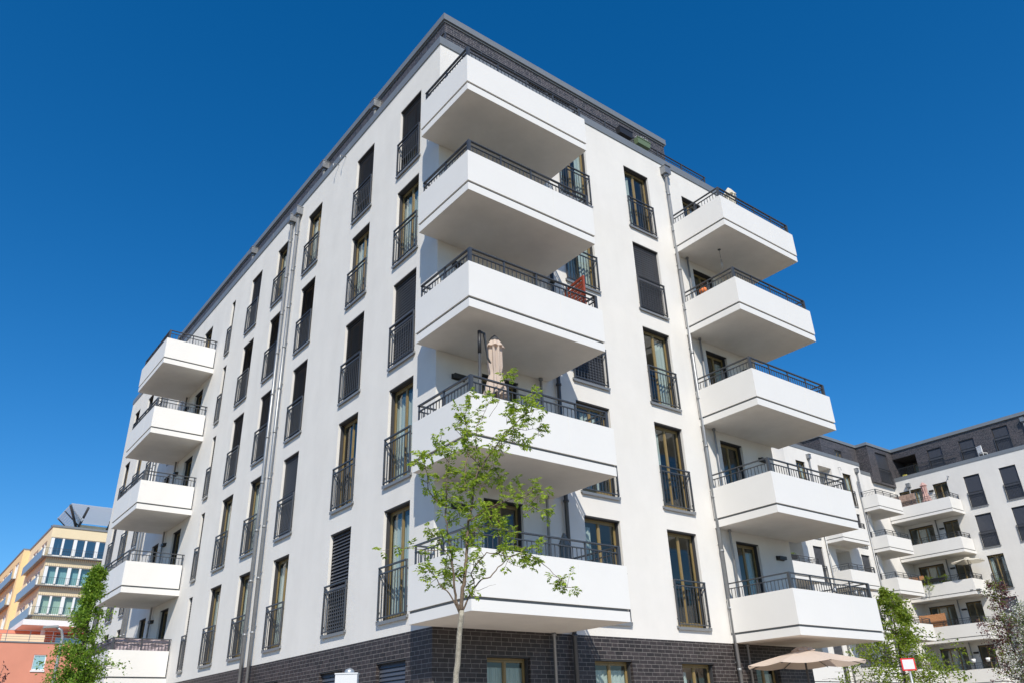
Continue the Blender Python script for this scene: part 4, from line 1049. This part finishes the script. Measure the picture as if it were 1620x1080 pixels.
def screen(label, p0, p1, z0, z1, m, name='bamboo_screen', thick=0.03, n=0):
    b = MB(); p0 = Vector(p0); p1 = Vector(p1); L = (p1-p0).length; n = n or max(6, int(L/0.07)); rr = random.Random(int(L*100))
    for i in range(n):
        a = p0.lerp(p1, i/n); c = p0.lerp(p1, (i+0.92)/n); mid = (a+c)/2; d = (c-a)/2
        nn = Vector((-d.y, d.x, 0)).normalized()*thick/2
        b.xbox((mid.x, mid.y, (z0+z1)/2+rr.uniform(-.015, .015)), (d.x, d.y, 0), (nn.x*rr.uniform(.7, 1.2), nn.y, 0), (0, 0, (z1-z0)/2))
    o = b.build(name, m); tag(o, label, 'screen', 'privacy screens on the courtyard balconies'); return o
def cy(px, py, X): return at_x(px, py, X)
sX = 51.75
a = cy(1412, 777, sX); c = cy(1451, 787, sX)
screen('weathered brown board screen on the topmost courtyard balcony', (sX, 16.0, 0), (sX, c.y+0.1, 0), FL[4]+0.62, FL[4]+1.95, M['bamboo2'], n=12)
c = cy(1455, 915, sX)
screen('pale reed screen behind the hanging plant on a courtyard balcony', (sX, 16.0, 0), (sX, 14.9, 0), FL[2]+0.3, FL[2]+1.75, M['bamboo'])
screen('orange bamboo screen on the courtyard balcony below the hanging plant', (sX, 16.0, 0), (sX, 14.1, 0), FL[1]+0.9, FL[1]+1.95, M['bamboo'])

# folding wooden table leaning on the corner balcony
t = thing('folded_table', 'reddish brown slatted wooden table standing folded on the corner balcony', 'table', (2.93, -1.5, fl(2)), R(82))
b = MB(); th = 0.025
b.box(-0.4, -th, 0.25, -0.34, th, 1.70); b.box(0.34, -th, 0.25, 0.4, th, 1.70)
for z in (0.25, 1.64): b.box(-0.34, -th+0.001, z, 0.34, th-0.001, z+0.06)
b.build('frame', M['teak'], t)
b = MB()
for i in range(13): b.box(-0.34, -0.012, 0.325+i*0.099, 0.34, 0.012, 0.325+i*0.099+0.072)
b.build('slats', M['teak'], t)
for s_ in (-1, 1):
    b = MB(); b.tube([(s_*0.3, 0.04, 0.9), (s_*0.33, 0.16, 0.0)], 0.02, 8); b.build('leg', M['teak'], t)
def flowerbox(label, loc, rz, w_, m, plant=None, plantlabel=None, seed=1, h=0.2, name='flower_box'):
    t = thing(name, label, 'planter', loc, rz, 'flower boxes on railings')
    b = MB(); hw = w_/2; 
    n0 = len(b.v); b.v += [(-hw*.94,-.08,0),(hw*.94,-.08,0),(hw*.94,.08,0),(-hw*.94,.08,0),(-hw,-.1,h),(hw,-.1,h),(hw,.1,h),(-hw,.1,h)]
    for q_ in ((3,2,1,0),(0,1,5,4),(1,2,6,5),(2,3,7,6),(3,0,4,7),(4,5,6,7)): b.f.append(tuple(n0+i for i in q_)); b.m.append(0); b.sm.append(False)
    b.box(-hw-.012,-.112,h-.03,hw+.012,-.1005,h+.004); b.build('box', m, t)
    if plant:
        rr = random.Random(seed); lb = MB()
        for _ in range(22): tuft(lb, rr, Vector((rr.uniform(-hw*.9, hw*.9), rr.uniform(-.08, .08), h+rr.uniform(0.02, .14))), Vector((0, 0, 1)), 7, 0.05, 0.025, 0.06)
        lb.build('plants', plant, t)
    return t
flowerbox('black flower box hung on the roof terrace railing, left of the green one', (7.45, 0.22, 19.30), 0, 0.62, M['blackbox'], h=0.26)
flowerbox('green flower box with grey plants on the roof terrace railing', (8.3, 0.22, 19.28), 0, 0.62, M['greenbox'], M['blossom'], seed=3, h=0.24)
flowerbox('black flower box with small green plant on a courtyard balcony railing', (34.4, BS-2.05, FL[2]+1.22), 0, 0.8, M['blackbox'], M['leafC'], seed=5)
flowerbox('dark flower box with leggy plants on a courtyard balcony railing at right', (51.55, 14.2, FL[2]+1.2), LR, 1.6, M['blackbox'], M['leafB'], seed=6)

def bush(name, label, loc, rad, n, m, L=0.06, W=0.03, hang=0.0, seed=1, pot=True, group='potted plants on balconies'):
    rr = random.Random(seed); t = thing(name, label, 'plant', loc, 0, group)
    lb = MB()
    for _ in range(n):
        d = rdir(rr); p = Vector((d.x*rad*rr.random()**.5, d.y*rad*rr.random()**.5, rad*1.2+d.z*rad*rr.random()**.5-(hang*rr.random())))
        tuft(lb, rr, p, d, 7, L, W, 0.05)
    lb.build('foliage', m, t)
    if pot:
        b = MB(); b.lathe((0, 0, -0.05), [(0.0, 0.0), (rad*.45, 0.0), (rad*.6, rad*.7), (rad*.54, rad*.7), (0, rad*.66)], 20); b.build('pot', M['blackbox'], t)
    return t
bp = at_x(1472, 912, 51.6)
bush('hanging_plant', 'bushy green plant hanging over a courtyard balcony parapet', (51.5, 14.6, FL[2]+1.0), 0.42, 46, M['leafC'], 0.12, 0.05, 0.7, 2, pot=False)
bush('potted_plant', 'tall green potted plant inside a courtyard balcony beside the hanging plant', (52.0, 13.55, FL[2]+0.95), 0.34, 34, M['leafC'], 0.14, 0.04, 0, 4)
bush('potted_plant', 'dark bushy potted plant above the lilac screen on the lowest far left balcony', (-1.4, 18.9, FL[0]+0.95), 0.36, 60, M['leafB'], 0.08, 0.04, 0, 5)
bush('potted_plant', 'small dark potted plant by the door on the lowest far left balcony', (-0.5, 19.3, FL[0]+0.95), 0.28, 34, M['leafB'], 0.08, 0.04, 0, 9)

# lilac wind screen tied behind the lowest far left railing
b = MB(); n = 70; 
path = [Vector((-0.06, 16.98)), Vector((-1.86, 16.98)), Vector((-1.86, 20.4))]
segs = []; tot = 0
for i in range(2):
    L = (path[i+1]-path[i]).length; k_ = int(L/0.05)
    for j in range(k_): segs.append(path[i].lerp(path[i+1], j/k_))
segs.append(path[-1])
for i in range(len(segs)-1):
    for zr in range(5):
        z0 = FL[0]+1.06+zr*0.075; z1 = z0+0.075
        w0 = [0.022*math.sin(i*0.55+zr*1.7)+0.012*math.sin(i*1.3+zr), 0.022*math.sin((i+1)*0.55+zr*1.7)+0.012*math.sin((i+1)*1.3+zr), 0.022*math.sin((i+1)*0.55+(zr+1)*1.7)+0.012*math.sin((i+1)*1.3+zr+1), 0.022*math.sin(i*0.55+(zr+1)*1.7)+0.012*math.sin(i*1.3+zr+1)]
        A, B_ = segs[i], segs[i+1]
        def of(p, w_): return (p.x+w_+0.04, p.y+w_+0.05)
        b.quad((*of(A, w0[0]), z0), (*of(B_, w0[1]), z0), (*of(B_, w0[2]), z1), (*of(A, w0[3]), z1)); b.sm[-1] = True
tag(b.build('wind_screen', M['lilac']), 'crumpled lilac fabric tied behind the lowest far left balcony railing', 'wind screen')

t = thing('paper_lantern', 'orange round paper lantern on a balcony of the right stack', 'lantern', (9.24, -0.6, 13.40))
b = MB(); b.lathe((0, 0, 0), [(0.03, 0), (0.1, 0.04), (0.135, 0.12), (0.1, 0.2), (0.03, 0.24)], 20); b.build('shade', M['orange'], t)
b = MB(); b.tube([(0, 0, 0.24), (0, 0, 0.40)], 0.004, 5); b.build('cord', M['rail'], t)
t = thing('wind_chime', 'thin wind chime hanging under the topmost balcony of the right stack', 'wind chime', (9.85, -1.0, FL[4]-0.004))
b = MB(); b.lathe((0, 0, 0), [(0.05, -0.0), (0.05, -0.015), (0.0, -0.03)], 12); b.tube([(0, 0, 0), (0, 0, -0.32)], 0.006, 5); b.build('hook', M['rail'], t)
for k_ in range(4):
    a = k_*math.pi/2; b = MB(); b.tube([(0.025*math.cos(a), 0.025*math.sin(a), -0.36), (0.025*math.cos(a), 0.025*math.sin(a), -0.62-0.04*k_)], 0.006, 6); b.build('chime_tube', M['galv'], t)
def chair(label, loc, rz, m, cat='chair', group='chairs on balconies'):
    t = thing('balcony_chair', label, cat, loc, rz, group)
    b = MB(); b.box(-0.22, -0.22, 0.42, 0.22, 0.22, 0.45); b.build('seat', m, t)
    b = MB()
    for i in range(5): b.box(-0.2+i*0.085, 0.2, 0.5, -0.14+i*0.085, 0.225, 0.95)
    b.box(-0.22, 0.195, 0.95, 0.22, 0.23, 1.0); b.build('backrest', m, t)
    for sx in (-1, 1):
        for sy in (-1, 1):
            b = MB(); b.box(sx*0.2-0.015, sy*0.19-0.015, 0, sx*0.2+0.015, sy*0.19+0.015, 0.4195 if sy < 0 else 0.96)
            b.build('leg', m, t)
    return t
ch = chair('small yellow plastic chair in the recessed attic terrace of the courtyard', (54.25, 15.5, 18.66), 2.2, M['yellowp']); ch.scale = (0.8, 0.8, 0.5)
def copy_thing(o, loc, rz, label):
    c = o.copy(); col.objects.link(c); c.location = loc; c.rotation_euler = (0, 0, rz); c['label'] = label
    for k_ in list(o.children):
        d = k_.copy(); col.objects.link(d); d.parent = c
    return c
M['chairwhite'] = M['whiteframe']
ch2 = chair('white slatted chair beside the round table on the right stack balcony', (10.1, -0.75, FL[1]+0.262), 0.4, M['whiteframe'])
copy_thing(ch2, (53.75, 9.2, 18.66), 1.2, 'white slatted chair on the roof terrace at the right edge')
t = thing('balcony_table', 'round grey garden table on the second balcony up of the right stack', 'table', (10.6, -1.1, FL[1]+0.262))
b = MB(); b.lathe((0, 0, 0.72), [(0, 0), (0.42, 0), (0.42, 0.03), (0, 0.03)], 32); b.build('tabletop', M['galv'], t)
b = MB(); b.tube([(0, 0, 0.0), (0, 0, 0.72)], 0.03, 10); b.lathe((0, 0, 0), [(0.24, 0), (0.22, 0.03), (0, 0.05)], 24); b.build('leg', M['rail'], t)
# dark folded parasol on the lowest corner balcony
closed_parasol('dark folded parasol leaning by the drainpipe on the lowest corner balcony', (3.05, -0.45, fl(0)), 0.35, 1.75, M['joint'], 0.13, cap=False)
# white pots on a courtyard balcony rail
for py_, lab in ((12.95, 'white bucket pot on the lowest courtyard balcony railing, left one'), (12.0, 'white bucket pot on the lowest courtyard balcony railing, right one')):
    o = MB().lathe((0, 0, 0), [(0, 0), (0.1, 0), (0.14, 0.24), (0.12, 0.24), (0, 0.2)], 20).build('flower_pot', M['whiteframe'], None, (51.6, py_, FL[0]+1.47)); tag(o, lab, 'flower pot', 'white pots on the courtyard railing')

# small things on the balconies of the main building
for (x, y, lab) in ((11.0, -1.84, 'clear glass jar lantern on the lowest right stack balcony, left of three'), (12.0, -1.84, 'clear glass jar lantern on the lowest right stack balcony, middle of three'), (12.32, -1.84, 'clear glass jar lantern on the lowest right stack balcony, nearest its corner')):
    t = thing('jar_lantern', lab, 'lantern', (x, y, FL[0]+1.14), 0, 'jar lanterns hanging from the railing')
    b = MB(); b.lathe((0, 0, 0), [(0.0, 0), (0.045, 0.0), (0.055, 0.06), (0.03, 0.1), (0.03, 0.12)], 14); b.build('jar', M['signwhite'], t)
    b = MB(); b.tube([(0, 0, 0.12), (0, 0.0, 0.19)], 0.003, 5); b.build('handle', M['rail'], t)
ch3 = chair('dark garden chair behind the railing of the fourth right stack balcony', (11.2, -1.5, FL[3]+0.262), 2.6, M['blackbox'])
copy_thing(ch3, (11.2, -0.8, FL[0]+0.262), 0.8, 'dark garden chair on the lowest balcony of the right stack')
copy_thing(ch3, (1.7, -0.9, FL[0]+0.262), 2.9, 'dark garden chair by the door on the lowest corner balcony')
ch4 = copy_thing(ch2, (2.2, -1.55, FL[3]+0.262), 0.5, 'white slatted chair on the fourth corner balcony behind the railing')
bush('potted_plant', 'small green potted plant on the fourth corner balcony behind its railing', (1.35, -1.72, FL[3]+0.8), 0.16, 16, M['leafC'], 0.07, 0.03, 0, 12)
bush('potted_plant', 'low grey green potted plant on the fourth right stack balcony', (12.0, -1.7, FL[3]+0.78), 0.15, 16, M['leafG'], 0.06, 0.03, 0, 13)
bush('potted_plant', 'leafy potted plant on the second right stack balcony behind the round table', (9.5, -1.65, FL[1]+0.75), 0.17, 18, M['leafB'], 0.07, 0.03, 0, 14)
